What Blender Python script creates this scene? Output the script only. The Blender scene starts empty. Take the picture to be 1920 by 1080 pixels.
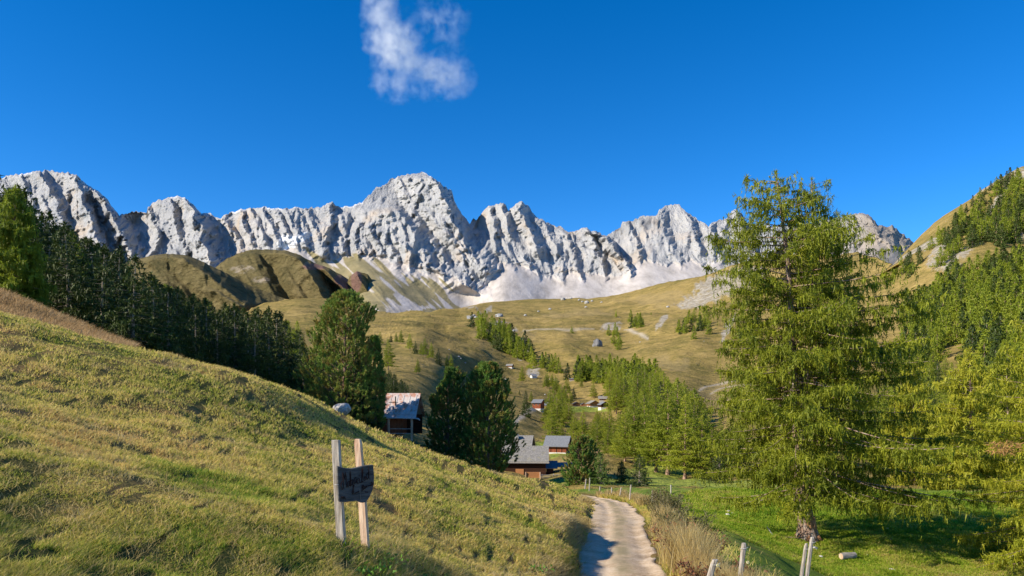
import bpy, math, random
import numpy as np
from mathutils import Vector
PI = math.pi
sc = bpy.context.scene
col = sc.collection

# ------------------------------------------------------------------ camera
# camera at the origin, level, looking along +Y; a vertical lens shift frames the picture
F = 1387.0            # focal length in photo pixels (1920 wide)
HY = 740.0            # eye level in photo pixels
cam_d = bpy.data.cameras.new("camera"); cam = bpy.data.objects.new("camera", cam_d); col.objects.link(cam)
cam.location = (0, 0, 0); cam.rotation_euler = (PI/2, 0, 0)
cam_d.sensor_width = 36.0; cam_d.lens = F/1920*36.0
cam_d.shift_y = (HY-540.0)/1920.0
cam_d.clip_start = 0.1; cam_d.clip_end = 20000
sc.camera = cam
sc.cycles.volume_bounces = 3

# ------------------------------------------------------------------ world
SUN_EL = math.radians(31); SUN_AZ = math.radians(248)      # azimuth clockwise from +Y (to the sun: left and behind)
w = bpy.data.worlds.new("World"); sc.world = w; w.use_nodes = True
wn = w.node_tree; wn.nodes.clear()
sky = wn.nodes.new("ShaderNodeTexSky"); sky.sky_type = 'NISHITA'; sky.sun_disc = False
sky.sun_elevation = SUN_EL; sky.sun_rotation = SUN_AZ
sky.altitude = 1900; sky.air_density = 0.8; sky.dust_density = 0.0; sky.ozone_density = 3.0
hs = wn.nodes.new("ShaderNodeHueSaturation"); hs.inputs['Saturation'].default_value = 1.35; hs.inputs['Value'].default_value = 1.1
hs.inputs['Hue'].default_value = 0.504
bg = wn.nodes.new("ShaderNodeBackground"); bg.inputs[1].default_value = 0.13
wo = wn.nodes.new("ShaderNodeOutputWorld")
wn.links.new(sky.outputs[0], hs.inputs['Color']); wn.links.new(hs.outputs[0], bg.inputs[0]); wn.links.new(bg.outputs[0], wo.inputs[0])

# ------------------------------------------------------------------ sun
sun_d = bpy.data.lights.new("sun", 'SUN'); sun = bpy.data.objects.new("sun", sun_d); col.objects.link(sun)
sun_d.energy = 5.0; sun_d.angle = math.radians(0.5); sun_d.color = (1.0, 0.90, 0.74)
to_sun = Vector((math.sin(SUN_AZ)*math.cos(SUN_EL), math.cos(SUN_AZ)*math.cos(SUN_EL), math.sin(SUN_EL)))
sun.rotation_euler = to_sun.to_track_quat('Z', 'Y').to_euler()
sc.view_settings.view_transform = 'Standard'; sc.view_settings.look = 'None'
sc.view_settings.exposure = 0.62; sc.view_settings.gamma = 1.0; sc.view_settings.use_curve_mapping = False

# ------------------------------------------------------------------ helpers
def noise2(x, y, seed=0):
    """smooth gradient-like value noise in [-1,1]"""
    r = NOISE[seed % 8]
    x = np.asarray(x, float); y = np.asarray(y, float)
    xi = np.floor(x).astype(int); yi = np.floor(y).astype(int)
    fx = x-xi; fy = y-yi
    fx = fx*fx*fx*(fx*(fx*6-15)+10); fy = fy*fy*fy*(fy*(fy*6-15)+10)
    a = r[xi & 255, yi & 255]; b = r[(xi+1) & 255, yi & 255]
    c = r[xi & 255, (yi+1) & 255]; d = r[(xi+1) & 255, (yi+1) & 255]
    return (a*(1-fx)+b*fx)*(1-fy)+(c*(1-fx)+d*fx)*fy
NOISE = [np.random.RandomState(100+i).uniform(-1, 1, (256, 256)) for i in range(8)]
def fbm(x, y, octv=4, seed=0, gain=.5):
    s = 0; a = 1
    for o in range(octv):
        s = s+a*noise2(x*2**o+17.3*o, y*2**o+5.1*o, seed+o); a *= gain
    return s
def sstep(a, b, x):
    t = np.clip((np.asarray(x, float)-a)/(b-a), 0, 1); return t*t*(3-2*t)
def poly(pts):
    p = np.array(sorted(pts), float)
    return lambda x: np.interp(x, p[:, 0], p[:, 1])
def W(x, y, d):
    """photo pixel + distance -> world point"""
    return np.array([(x-960.)/F*d, d, (HY-y)/F*d])

def mesh_from(name, verts, faces, mat=None, parent=None, smooth=False, attrs=None, link=True):
    me = bpy.data.meshes.new(name)
    verts = np.asarray(verts, np.float32); faces = np.asarray(faces, np.int32)
    nv = len(verts); nf, k = faces.shape
    me.vertices.add(nv); me.vertices.foreach_set("co", verts.ravel())
    me.loops.add(nf*k); me.loops.foreach_set("vertex_index", faces.ravel())
    me.polygons.add(nf); me.polygons.foreach_set("loop_start", np.arange(0, nf*k, k, dtype=np.int32))
    if smooth: me.polygons.foreach_set("use_smooth", np.ones(nf, bool))
    if attrs:
        for an, av in attrs.items():
            a = me.attributes.new(an, 'FLOAT', 'POINT'); a.data.foreach_set("value", np.asarray(av, np.float32).ravel())
    me.update(calc_edges=True)
    if mat: me.materials.append(mat)
    o = bpy.data.objects.new(name, me)
    if link: col.objects.link(o)
    if parent: o.parent = parent
    return o
def grid_faces(nr, nc):
    i = np.arange(nr*nc).reshape(nr, nc)
    return np.stack([i[:-1, :-1], i[:-1, 1:], i[1:, 1:], i[1:, :-1]], -1).reshape(-1, 4)
def tag(o, label=None, cat=None, group=None, kind=None):
    if label: o['label'] = label
    if cat: o['category'] = cat
    if group: o['group'] = group
    if kind: o['kind'] = kind
    return o
def empty(name, loc, rz=0.0):
    e = bpy.data.objects.new(name, None); col.objects.link(e); e.location = loc; e.rotation_euler = (0, 0, rz)
    e.empty_display_size = 0.2
    return e
class MB:
    """collects simple solids and links them as ONE mesh object"""
    def __init__(s): s.v = []; s.f = []
    def add(s, v, f):
        b = len(s.v); s.v += [tuple(p) for p in v]; s.f += [tuple(b+i for i in q) for q in f]; return s
    def box(s, c, size, rot=None, taper=1.0):
        hx, hy, hz = size[0]/2, size[1]/2, size[2]/2
        vs = [Vector((sx*hx*(taper if sz > 0 else 1), sy*hy*(taper if sz > 0 else 1), sz*hz)) for sz in (-1, 1) for sx, sy in ((-1, -1), (1, -1), (1, 1), (-1, 1))]
        if rot is not None: vs = [rot @ v for v in vs]
        vs = [v+Vector(c) for v in vs]
        return s.add(vs, [(3, 2, 1, 0), (4, 5, 6, 7), (0, 1, 5, 4), (1, 2, 6, 5), (2, 3, 7, 6), (3, 0, 4, 7)])
    def prism(s, pts, depth_vec):
        n = len(pts); d = Vector(depth_vec); p = [Vector(q) for q in pts]
        return s.add(p+[q+d for q in p], [tuple(range(n))[::-1], tuple(range(n, 2*n))]+[(i, (i+1) % n, n+(i+1) % n, n+i) for i in range(n)])
    def tube(s, path, radii, n=8, cap=True):
        path = [Vector(p) for p in path]; b = len(s.v)
        if not hasattr(radii, '__len__'): radii = [radii]*len(path)
        for i, p in enumerate(path):
            t = (path[min(i+1, len(path)-1)]-path[max(i-1, 0)]).normalized()
            a = t.orthogonal().normalized() if abs(t.z) < .9 else Vector((1, 0, 0)).cross(t).normalized()
            c = t.cross(a)
            for k in range(n):
                th = 2*PI*k/n
                s.v.append(tuple(p+(a*math.cos(th)+c*math.sin(th))*radii[i]))
        for i in range(len(path)-1):
            for k in range(n):
                s.f.append((b+i*n+k, b+i*n+(k+1) % n, b+(i+1)*n+(k+1) % n, b+(i+1)*n+k))
        if cap:
            s.f.append(tuple(range(b, b+n))[::-1]); s.f.append(tuple(range(b+(len(path)-1)*n, b+len(path)*n)))
        return s
    def build(s, name, mat, parent=None, bevel=0, smooth=False):
        me = bpy.data.meshes.new(name); me.from_pydata(s.v, [], s.f); me.update()
        if mat: me.materials.append(mat)
        if smooth:
            for p in me.polygons: p.use_smooth = True
        o = bpy.data.objects.new(name, me); col.objects.link(o)
        if parent: o.parent = parent
        if bevel:
            m = o.modifiers.new("bevel", 'BEVEL'); m.width = bevel; m.segments = 2
        return o

# ------------------------------------------------------------------ material helpers
class NT:
    def __init__(s, name):
        s.m = bpy.data.materials.new(name); s.m.use_nodes = True; s.t = s.m.node_tree; s.n = s.t.nodes; s.l = s.t.links
        s.n.clear(); s.out = s.n.new("ShaderNodeOutputMaterial")
    def link(s, a, b): s.l.new(a, b)
    def new(s, t, **kw):
        n = s.n.new(t)
        for k, v in kw.items(): setattr(n, k, v)
        return n
    def pos(s): return s.new("ShaderNodeNewGeometry").outputs['Position']
    def objc(s): return s.new("ShaderNodeTexCoord").outputs['Object']
    def mapping(s, vec, scale=(1, 1, 1), rot=(0, 0, 0)):
        n = s.new("ShaderNodeMapping"); s.link(vec, n.inputs['Vector']); n.inputs['Scale'].default_value = scale
        n.inputs['Rotation'].default_value = rot; return n.outputs[0]
    def noise(s, vec, scale, detail=3, rough=.55, dist=0):
        n = s.new("ShaderNodeTexNoise"); n.inputs['Scale'].default_value = scale; n.inputs['Detail'].default_value = detail
        n.inputs['Roughness'].default_value = rough; n.inputs['Distortion'].default_value = dist
        if vec is not None: s.link(vec, n.inputs['Vector'])
        return n.outputs['Fac']
    def ramp(s, fac, stops, interp='LINEAR'):
        n = s.new("ShaderNodeValToRGB"); r = n.color_ramp; r.interpolation = interp
        while len(r.elements) < len(stops): r.elements.new(0.5)
        for e, (p, c) in zip(r.elements, stops):
            e.position = p; e.color = (*c, 1) if len(c) == 3 else c
        s.link(fac, n.inputs[0]); return n.outputs[0]
    def val(s, fac, a, b, lo=0., hi=1.):
        n = s.new("ShaderNodeMapRange"); s.link(fac, n.inputs[0])
        for i, v in enumerate((a, b, lo, hi)): n.inputs[i+1].default_value = v
        n.clamp = True; return n.outputs[0]
    def mix(s, fac, a, b, mode='MIX'):
        n = s.new("ShaderNodeMix", data_type='RGBA', blend_type=mode)
        for i, v in ((0, fac), (6, a), (7, b)):
            if hasattr(v, 'type') or hasattr(v, 'is_output'): s.link(v, n.inputs[i])
            elif i == 0: n.inputs[0].default_value = v
            else: n.inputs[i].default_value = (*v, 1)
        return n.outputs[2]
    def math(s, op, a, b=0.0):
        n = s.new("ShaderNodeMath", operation=op)
        for i, v in ((0, a), (1, b)):
            if hasattr(v, 'is_output'): s.link(v, n.inputs[i])
            else: n.inputs[i].default_value = v
        return n.outputs[0]
    def attr(s, name): return s.new("ShaderNodeAttribute", attribute_name=name).outputs['Fac']
    def rnd(s): return s.new("ShaderNodeObjectInfo").outputs['Random']
    def bump(s, h, strength=.5, dist=.1):
        n = s.new("ShaderNodeBump"); n.inputs['Strength'].default_value = strength; n.inputs['Distance'].default_value = dist
        s.link(h, n.inputs['Height']); return n.outputs[0]
    def surf(s, colr, rough=.9, normal=None, spec=.2, metal=0.0, transl=0.0):
        b = s.new("ShaderNodeBsdfPrincipled")
        if hasattr(colr, 'is_output'): s.link(colr, b.inputs['Base Color'])
        else: b.inputs['Base Color'].default_value = (*colr, 1)
        if hasattr(rough, 'is_output'): s.link(rough, b.inputs['Roughness'])
        else: b.inputs['Roughness'].default_value = rough
        b.inputs['Specular IOR Level'].default_value = spec; b.inputs['Metallic'].default_value = metal
        if normal is not None: s.link(normal, b.inputs['Normal'])
        if transl > 0:
            t = s.new("ShaderNodeBsdfTranslucent"); mx = s.new("ShaderNodeMixShader"); mx.inputs[0].default_value = transl
            if hasattr(colr, 'is_output'): s.link(colr, t.inputs[0])
            else: t.inputs[0].default_value = (*colr, 1)
            s.link(b.outputs[0], mx.inputs[1]); s.link(t.outputs[0], mx.inputs[2]); s.link(mx.outputs[0], s.out.inputs[0])
        else: s.link(b.outputs[0], s.out.inputs[0])
        return s.m
def facet(x, y, seed=0):
    """planar-faceted lattice noise: straight creases like fractured rock"""
    r = NOISE[seed % 8]; x = np.asarray(x, float); y = np.asarray(y, float)
    x, y = x+.37*y, y-.21*x
    xi = np.floor(x).astype(int); yi = np.floor(y).astype(int); fx = x-xi; fy = y-yi
    a = r[xi & 255, yi & 255]; b = r[(xi+1) & 255, yi & 255]; c = r[xi & 255, (yi+1) & 255]; d = r[(xi+1) & 255, (yi+1) & 255]
    return np.where(fx+fy < 1, a+(b-a)*fx+(c-a)*fy, d+(c-d)*(1-fx)+(b-d)*(1-fy))
# ================================================================== MOUNTAINS
RIDGE = poly([(-420,345),(-100,330),(0,333),(27,327),(67,322),(90,318),(110,323),(143,327),(147,337),(167,347),(187,362),(207,383),(222,405),(247,396),(267,396),(275,400),(277,388),
 (300,374),(317,372),(333,368),(347,371),(363,383),(378,400),(397,401),(413,410),(420,403),(447,393),(493,389),(533,391),(590,388),(603,390),(612,381),(621,379),(628,383),(631,387),(656,388),
 (677,380),(688,370),(706,352),(723,347),(732,336),(747,332),(764,327),(790,324),(805,329),(822,342),(831,351),(847,358),(852,376),(860,396),(872,408),(881,421),(888,408),(892,412),
 (900,405),(907,393),(916,384),(923,385),(939,379),(948,383),(954,396),(962,387),(977,379),(992,387),(1006,408),(1015,409),(1032,420),(1056,428),(1065,436),(1085,431),(1100,427),
 (1111,434),(1126,436),(1135,444),(1150,433),(1163,427),(1167,416),(1176,415),(1188,415),(1200,407),(1218,406),(1233,401),(1236,391),(1253,384),(1274,384),(1286,397),(1301,407),
 (1316,415),(1329,425),(1333,418),(1348,413),(1363,409),(1372,394),(1381,393),(1390,400),(1401,419),(1425,421),(1500,425),(1560,412),(1600,401),(1620,400),(1633,405),(1643,420),
 (1653,423),(1673,423),(1687,435),(1707,450),(1720,460),(1740,476),(1800,500),(1900,530)])
SCREE = poly([(-420,520),(200,520),(420,505),(520,470),(560,455),(600,480),(640,484),(659,475),(700,478),(761,495),(793,507),(822,513),(852,522),(881,538),(904,542),(919,504),(930,498),(960,507),(985,512),(1015,527),
 (1050,536),(1070,522),(1093,524),(1129,530),(1164,527),(1188,510),(1212,498),(1253,510),(1295,498),(1315,510),(1366,498),(1430,500),(1600,470),(1640,440),(1700,480),(1900,560)])
def tri_stroke(X, Y, pts, WL, WR, A, fade=12):
    """a rib standing out of the wall: gentle left flank, steep right flank"""
    p = np.array(sorted(pts, key=lambda q: q[1]), float)
    cx = np.interp(Y, p[:, 1], p[:, 0]); d = X-cx
    prof = np.where(d < 0, 1+d/WL, 1-d/WR).clip(0, 1)
    fb = max(fade*1.5, A/4.5)
    env = sstep(p[0, 1]-fade, p[0, 1]+1, Y)*(1-sstep(p[-1, 1]-fade*.5, p[-1, 1]+fb, Y))
    cx2 = p[-1, 0]+(p[-1, 0]-p[-2, 0])/max(4., p[-1, 1]-p[-2, 1])*.6
    return A*prof*env
RIBS = [
 # leftmost massif
 ([(70,320),(95,350),(110,400),(130,470),(150,540)],60,26,120), ([(141,325),(150,360),(168,420),(190,480),(230,560)],40,26,170),
 ([(172,350),(196,380),(220,420),(245,470),(275,540)],26,42,150), ([(225,425),(262,500)],12,16,40),
 ([(40,330),(60,380),(80,430)],26,10,50),
 # second buttress
 ([(276,386),(290,420),(300,450),(280,480),(278,520)],8,10,60),([(318,370),(322,400),(345,450),(352,500)],34,14,90), ([(352,372),(372,420),(384,470),(400,520)],30,36,190),
 ([(398,408),(402,430),(414,470)],10,12,45), ([(332,368),(350,420),(362,460)],16,8,40),
 ([(418,403),(438,440),(455,480)],14,14,70),
 # summit plateau wall
 ([(447,393),(458,415),(476,460)],16,10,70), ([(470,391),(482,415),(496,450)],16,9,60), ([(493,389),(508,420),(522,455)],16,9,55), ([(512,390),(530,420),(545,445)],14,9,50),
 ([(533,391),(548,415),(562,440)],14,9,45), ([(553,390),(568,415),(580,440)],14,9,40), ([(573,389),(586,410),(598,435)],14,9,35),
 ([(621,379),(620,400),(612,440),(605,480)],26,14,80), ([(648,405),(648,440),(642,470)],22,10,55), ([(672,420),(668,450),(676,480)],18,9,45),
 # front shoulder of the main peak
 ([(696,425),(706,450),(718,475)],16,9,55), ([(716,435),(735,470),(745,495)],18,10,55),
 ([(690,455),(697,482)],14,8,30),([(752,455),(772,480),(774,505)],16,9,45),
 ([(800,500),(806,470)],7,6,35), ([(826,470),(830,520)],8,7,45), ([(868,520),(876,536)],16,10,50), ([(888,522),(890,545)],8,8,40),
 # summit pillar, its right flank falls to the notch
 ([(815,335),(832,372),(848,410),(870,450),(890,480),(902,500)],80,52,250), ([(782,326),(790,345),(786,370)],14,8,45), ([(746,332),(760,360),(775,380)],16,9,50),
 ([(805,400),(822,425),(838,440)],16,9,45), ([(845,358),(850,385)],12,10,40),([(768,385),(790,412)],15,8,30),
 # towers
 ([(888,408),(888,440)],7,9,40), ([(916,384),(925,420),(932,470)],34,14,80), ([(938,379),(950,400),(958,440)],18,12,70), ([(976,379),(984,410),(1000,440),(1012,470)],22,18,100),
 ([(1015,409),(1030,440),(1050,480)],22,14,60), ([(1060,436),(1072,470),(1088,520)],30,12,50), ([(1050,500),(1060,530)],16,10,50),([(940,470),(965,505)],22,10,40),([(985,480),(1010,520)],22,9,45),
 ([(1100,427),(1112,445),(1122,480),(1134,520)],30,9,60), ([(1113,434),(1134,444),(1160,475),(1188,508)],22,9,110), ([(1080,505),(1092,525)],12,8,30),
 # broad pale wall to the right
 ([(1176,415),(1186,440),(1200,475)],22,9,50), ([(1200,407),(1212,440)],14,8,30), ([(1236,391),(1246,430),(1262,470)],36,16,50), ([(1290,400),(1300,430),(1312,470)],24,11,60),
 ([(1330,425),(1342,450),(1350,490)],22,12,60), ([(1380,392),(1388,405),(1396,425)],18,12,70), ([(1276,470),(1280,500)],14,7,30),
 ([(1620,400),(1650,440),(1690,500)],50,30,90), ([(1673,423),(1700,470),(1730,520)],30,26,60),
]
def mountain_depth(X, Y, YR, YS):
    YSm = YS
    scree = sstep(-3, 5, Y-YS)
    # the wall leans back above the foot line, the scree apron comes forward below it
    k_s = 3.2+5.8*sstep(600, 720, X)
    d = np.where(Y < YS, 2750+3.3*(YS-Y), 2750-k_s*(Y-YS))
    o = np.zeros_like(X)
    wxr = X+5*noise2(X/24, Y/18, 1)+2.5*noise2(X/9, Y/8, 2)
    wxr = wxr+3*facet(X/7, Y/8, 1)+1.6*facet(X/3, Y/3.5, 2)
    keep = 1-.92*sstep(0, 34, Y-YS)
    for pts, WL, WR, A in RIBS:
        o -= tri_stroke(wxr, Y, pts, WL, WR*.8, A*(1.3 if A > 100 else .95))*keep
    sh = X+0.35*(Y-450)*-1
    def rid(u, v, s): return 1-np.abs(noise2(u, v, s))*1.6
    wx = X + 7*noise2(X/40, Y/44, 3) + 2.5*noise2(X/15, Y/22, 4)
    # a gully between the front shoulder and the summit pillar: crest line, steep shaded flank, floor
    xc = np.interp(Y, [378, 400, 430, 465, 500, 535, 552], [728, 748, 772, 792, 806, 872, 905])
    xg = np.interp(Y, [378, 400, 430, 480, 510, 545], [741, 770, 806, 852, 892, 925])
    wq = X+3*facet(X/9, Y/9, 3)+1.5*facet(X/4, Y/4, 4)
    fl = np.clip((xg-wq)/(xg-xc), 0, 1); lf = np.where(wq < xc, np.clip(1-(xc-wq)/95, 0, 1), fl)
    o -= 215*lf*sstep(376, 400, Y)*(1-sstep(525, 575, Y))
    # hundreds of small arretes and slabs, sharp-crested, steeper to the right
    rg_ = np.random.RandomState(12); loc = np.zeros_like(X); x0_, dx_ = X[0, 0], X[0, 1]-X[0, 0]
    for i in range(900):
        rx = rg_.uniform(-100, 1430) if i > 120 else rg_.uniform(1560, 1740); yr_ = float(RIDGE(rx)); ysc = float(SCREE(rx)); y0 = yr_+rg_.uniform(0, 1)**.8*max(8, ysc-yr_-8)
        big = rg_.rand() < .42; ln = rg_.uniform(26, 62) if big else rg_.uniform(10, 34)
        wl = rg_.uniform(9, 20) if big else rg_.uniform(3.5, 9); wr = wl*rg_.uniform(.22, .6); A = (wl*(2.1 if big else 1.5))*rg_.uniform(.7, 1.4)
        ln_ = rg_.normal(.22, .28)+.25*np.sign(rx-790)*(700 < rx < 870)
        c0 = int(max(0, (rx-wl-abs(ln*ln_)-4-x0_)/dx_)); c1 = int((rx+wr+abs(ln*ln_)+4-x0_)/dx_)+1
        Xs, Ys_ = X[:, c0:c1], Y[:, c0:c1]
        if Xs.shape[1] < 2: continue
        tq = (Ys_-y0)/ln; cxr = rx+ln*ln_*np.clip(tq, 0, 1.4); dq = Xs+1.3*noise2(Xs/6, Ys_/5, i % 8)-cxr
        pr = np.where(dq < 0, 1+dq/wl, 1-dq/wr).clip(0, 1)*np.clip((tq+.06)*9, 0, 1)*np.clip((1.35-tq)*1.6, 0, 1)
        loc[:, c0:c1] = np.maximum(loc[:, c0:c1]+.25*A*pr, A*pr)
    lean = wx-(.45+.35*noise2(X/70, Y*0+2, 6))*(Y-420)
    am = .75+.5*noise2(X/60, Y/40, 5)
    n = 16*noise2(lean/46, Y/90, 0)+10*facet(lean/24, Y/80, 1)+5*facet(lean/8, Y/50+7, 2)+4.5*facet(lean/4, Y/20, 3)+4.5*facet(wx/2.2, Y/7, 5)+2.5*facet(X/1.7, Y/2.5, 6)
    n = n*am*.8+loc*.88-6
    n += 5*noise2(X/30, Y/8+0.02*X, 6)+3*facet(X/14, Y/3.4+.03*X, 7)      # ledges across
    smooth_wall = sstep(1130, 1200, X)*(1-sstep(1320, 1380, X))
    sg = sstep(-5, 13, Y-YS)
    o -= n*(1-.45*smooth_wall)*(1-.97*sg)
    o -= sg*(10*rid((X-1.0*(Y-500))/70, Y/200, 2)+1.4*rid((X-.9*(Y-500))/19, Y/120, 4)+.35*noise2(X/5, Y/5, 5))
    grs = np.exp(-((X-720)/110.)**2)*sg
    o -= grs*(14*rid((X-.9*(Y-500))/26, Y/80, 1)+6*rid((X-.9*(Y-500))/10, Y/30, 3))
    # apron under the front shoulder is gullied
    # ease the relief towards the skyline so the traced outline stays crisp
    e = sstep(0, 5, Y-YR)*.55+.45
    # the col left of the second buttress and the notch sit far back
    o += 130*np.exp(-((X-248)/28.)**2)*sstep(380, 420, Y)*(1-sstep(500, 540, Y))
    o += 90*np.exp(-((X-884)/20.)**2)*(1-sstep(440, 560, Y))
    return d+o*e
def build_mountains():
    xs = np.arange(-420, 1900, 1.45); nr = 300
    yr = RIDGE(xs)+1.6*noise2(xs/7, xs*0+.5, 1)+2.4*facet(xs/4.5, xs*0+3.5, 2)+1.4*facet(xs/2.1, xs*0+1.5, 4)
    ybot = 640.0
    t = np.linspace(0, 1, nr)[:, None]
    t = t**.85
    Yp = ybot+(yr-ybot)[None, :]*t; Xp = np.repeat(xs[None, :], nr, 0)
    YR = np.repeat(yr[None, :], nr, 0); ysm = SCREE(xs)
    for _ in range(500): ysm = np.convolve(np.pad(ysm, 1, 'edge'), [.25, .5, .25], 'valid')
    shf = -13*sstep(890, 950, xs)*(1-sstep(1330, 1400, xs))
    ysm = ysm+shf
    ys = SCREE(xs)+shf+4*noise2(xs/16, xs*0, 4)+2*noise2(xs/5, xs*0, 5); YS = np.repeat(ys[None, :], nr, 0); YSM = np.repeat(ysm[None, :], nr, 0)
    D = mountain_depth(Xp, Yp, YR, YSM)
    V = np.stack([(Xp-960)/F*D, D, (HY-Yp)/F*D], -1)
    # far side of the range falls away
    back = []
    for k, (dy, dz) in enumerate(((25, -6), (90, -60), (300, -330), (700, -900))):
        r = V[-1].copy(); r[:, 1] += dy; r[:, 2] += dz; back.append(r)
    V = np.concatenate([V, np.array(back)], 0)
    pad = lambda A, v=0.: np.concatenate([A, np.full((4, A.shape[1]), v)], 0)
    scree = sstep(-3, 4, Yp-YS)
    # tufts of turf creeping over the apron
    def blob(cx, cy, rx, ry): return np.exp(-(((Xp-cx)/rx)**2+((Yp-cy)/ry)**2))
    g = (blob(700,520,46,26)+blob(765,555,60,22)+blob(660,500,30,18)+blob(690,560,60,22)+blob(600,520,60,40)*1.2+blob(820,590,50,14)*1.3+.6*blob(800,540,40,20)+blob(620,600,100,30))
    nz = fbm((Xp-1.05*(Yp-500))/9, Yp/60, 4, 2)
    grass = scree*sstep(.55, .8, g+.85*nz*sstep(.05, .3, g)-1.1*blob(790,578,30,7)-.9*blob(745,560,22,10)-1.2*blob(765,570,14,10))*.88
    snow = np.clip(blob(545,450,24,11)+.9*blob(575,441,10,7)+ blob(533,462,14,6), 0, 1.)
    snow = sstep(.45, .6, snow+.25*fbm(Xp/8, Yp/8, 3, 5))
    snow = np.maximum(snow, .75*(1-sstep(1.0, 4.0, Yp-YR))*sstep(.0, .35, fbm(Xp/25, Yp/25, 2, 3)+.1)*(Xp < 860))
    stain = blob(1205,418,42,9)*sstep(-.3, .4, fbm(Xp/9, Yp/28, 3, 6)+.2)+.8*blob(1160,432,14,14)
    brown = sstep(1560, 1630, Xp)
    o = mesh_from("mountain", V.reshape(-1, 3), grid_faces(*V.shape[:2]), M_rock, smooth=False,
                  attrs=dict(scree=pad(scree), grass=pad(grass), snow=pad(snow), stain=pad(stain), brown=pad(brown)))
    tag(o, "pale limestone mountain range with scree slopes behind the valley", "mountain", kind="structure")

def mat_rock():
    n = NT("limestone"); p = n.pos()
    pw = n.mapping(p, scale=(1, .4, .35))
    a = n.noise(pw, .012, 6, .6, .4); b = n.noise(n.mapping(p, (1, .3, .16)), .05, 5, .65, .6); c = n.noise(p, .16, 4, .7)
    f = n.math('ADD', n.math('MULTIPLY', a, .4), n.math('ADD', n.math('MULTIPLY', b, .35), n.math('MULTIPLY', c, .25)))
    rock = n.ramp(f, [(.34, (.20, .205, .215)), (.43, (.36, .365, .375)), (.52, (.46, .455, .45)), (.64, (.53, .51, .49))])
    warm = n.noise(n.mapping(p, (1, .5, .7)), .006, 4, .6, .5)
    rock = n.mix(n.val(warm, .54, .68, 0, .55), rock, (.56, .43, .30))
    st = n.noise(n.mapping(p, (1, 1, .12)), .03, 3)
    rock = n.mix(n.math('MULTIPLY', n.attr("stain"), n.val(st, .35, .6, .3, .95)), rock, (.13, .13, .135))
    s = n.noise(n.mapping(p, (1, .25, .25), (0, .5, 0)), .03, 4, .6)
    scr = n.ramp(s, [(.32, (.33, .30, .27)), (.5, (.45, .41, .375)), (.68, (.53, .49, .455))])
    c1 = n.mix(n.attr("scree"), rock, scr)
    g = n.ramp(n.noise(p, .02, 5, .65), [(.3, (.14, .125, .045)), (.7, (.26, .21, .09))])
    c1 = n.mix(n.math('MULTIPLY', n.attr("brown"), .75), c1, n.ramp(f, [(.4, (.22, .18, .14)), (.6, (.36, .31, .25))]))
    c1 = n.mix(n.attr("grass"), c1, g)
    c1 = n.mix(n.attr("snow"), c1, (.78, .79, .80))
    h = n.math('ADD', n.math('MULTIPLY', b, 1.0), n.math('MULTIPLY', c, .5))
    bs = n.bump(n.math('MULTIPLY', h, n.val(n.attr('scree'), 0, 1, 1, .12)), 0.8, 26.0)
    return n.surf(c1, .95, bs, .1)
M_rock = mat_rock()
build_mountains()

# ================================================================== OLIVE HILLS UNDER THE RANGE
def mat_hill():
    n = NT("dry_alpine_turf"); p = n.pos()
    f = n.math('ADD', n.math('MULTIPLY', n.noise(p, .006, 5, .6), .45), n.math('MULTIPLY', n.noise(n.mapping(p, (1, 1, 3)), .03, 6, .7, .6), .55))
    g = n.ramp(f, [(.38, (.085, .075, .03)), (.5, (.15, .12, .05)), (.65, (.21, .165, .075))])
    r = n.noise(n.mapping(p, (1, 1, 2.5)), .03, 4, .7)
    g = n.mix(n.math('MULTIPLY', n.attr("pale"), n.val(r, .38, .6, 0, .85)), g, (.36, .30, .23))
    g = n.mix(n.math('MULTIPLY', n.attr("red"), n.val(r, .3, .45)), g, (.21, .125, .10))
    return n.surf(g, .95, n.bump(n.math('ADD', f, n.math('MULTIPLY', r, .5)), 1., 26.0), .1)
M_hill = mat_hill()
def relief_hill(name, top, bottom, x0, x1, dtop, dbot, ribs, label, pale=(), red=(), amp=12, nr=90, dx=1.6):
    top = poly(top); xs = np.arange(x0, x1, dx); yt = top(xs)+.8*noise2(xs/6, xs*0, 3)
    t = np.linspace(0, 1, nr)[:, None]
    Y = bottom+(yt-bottom)[None, :]*t; X = np.repeat(xs[None, :], nr, 0)
    D = dbot+(dtop-dbot)*t+0*X
    o = np.zeros_like(X)
    for pts, WL, WR, A in ribs: o -= tri_stroke(X+3*noise2(X/14, Y/12, 2), Y, pts, WL, WR*.8, A*1.5, 6)
    o -= amp*(1-1.5*np.abs(noise2((X-.6*(Y-500))/22, Y/50, 1)))+amp*.4*(1-1.5*np.abs(noise2((X-.6*(Y-500))/8, Y/18, 2)))
    D = D+o*(sstep(0, 8, Y-yt[None, :])*.9+.1)
    V = np.stack([(X-960)/F*D, D, (HY-Y)/F*D], -1)
    back = []
    for dy, dz in ((15, -3), (60, -25), (200, -140)):
        r = V[-1].copy(); r[:, 1] += dy; r[:, 2] += dz; back.append(r)
    V = np.concatenate([V, np.array(back)], 0)
    def blobs(L):
        s = np.zeros_like(X)
        for cx, cy, rx, ry in L: s += np.exp(-(((X-cx)/rx)**2+((Y-cy)/ry)**2))
        return np.concatenate([sstep(.35, .6, s), np.zeros((3, X.shape[1]))], 0)
    ob = mesh_from(name, V.reshape(-1, 3), grid_faces(*V.shape[:2]), M_hill, smooth=False, attrs=dict(pale=blobs(pale), red=blobs(red)))
    return tag(ob, label, "hill", kind="structure")
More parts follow.
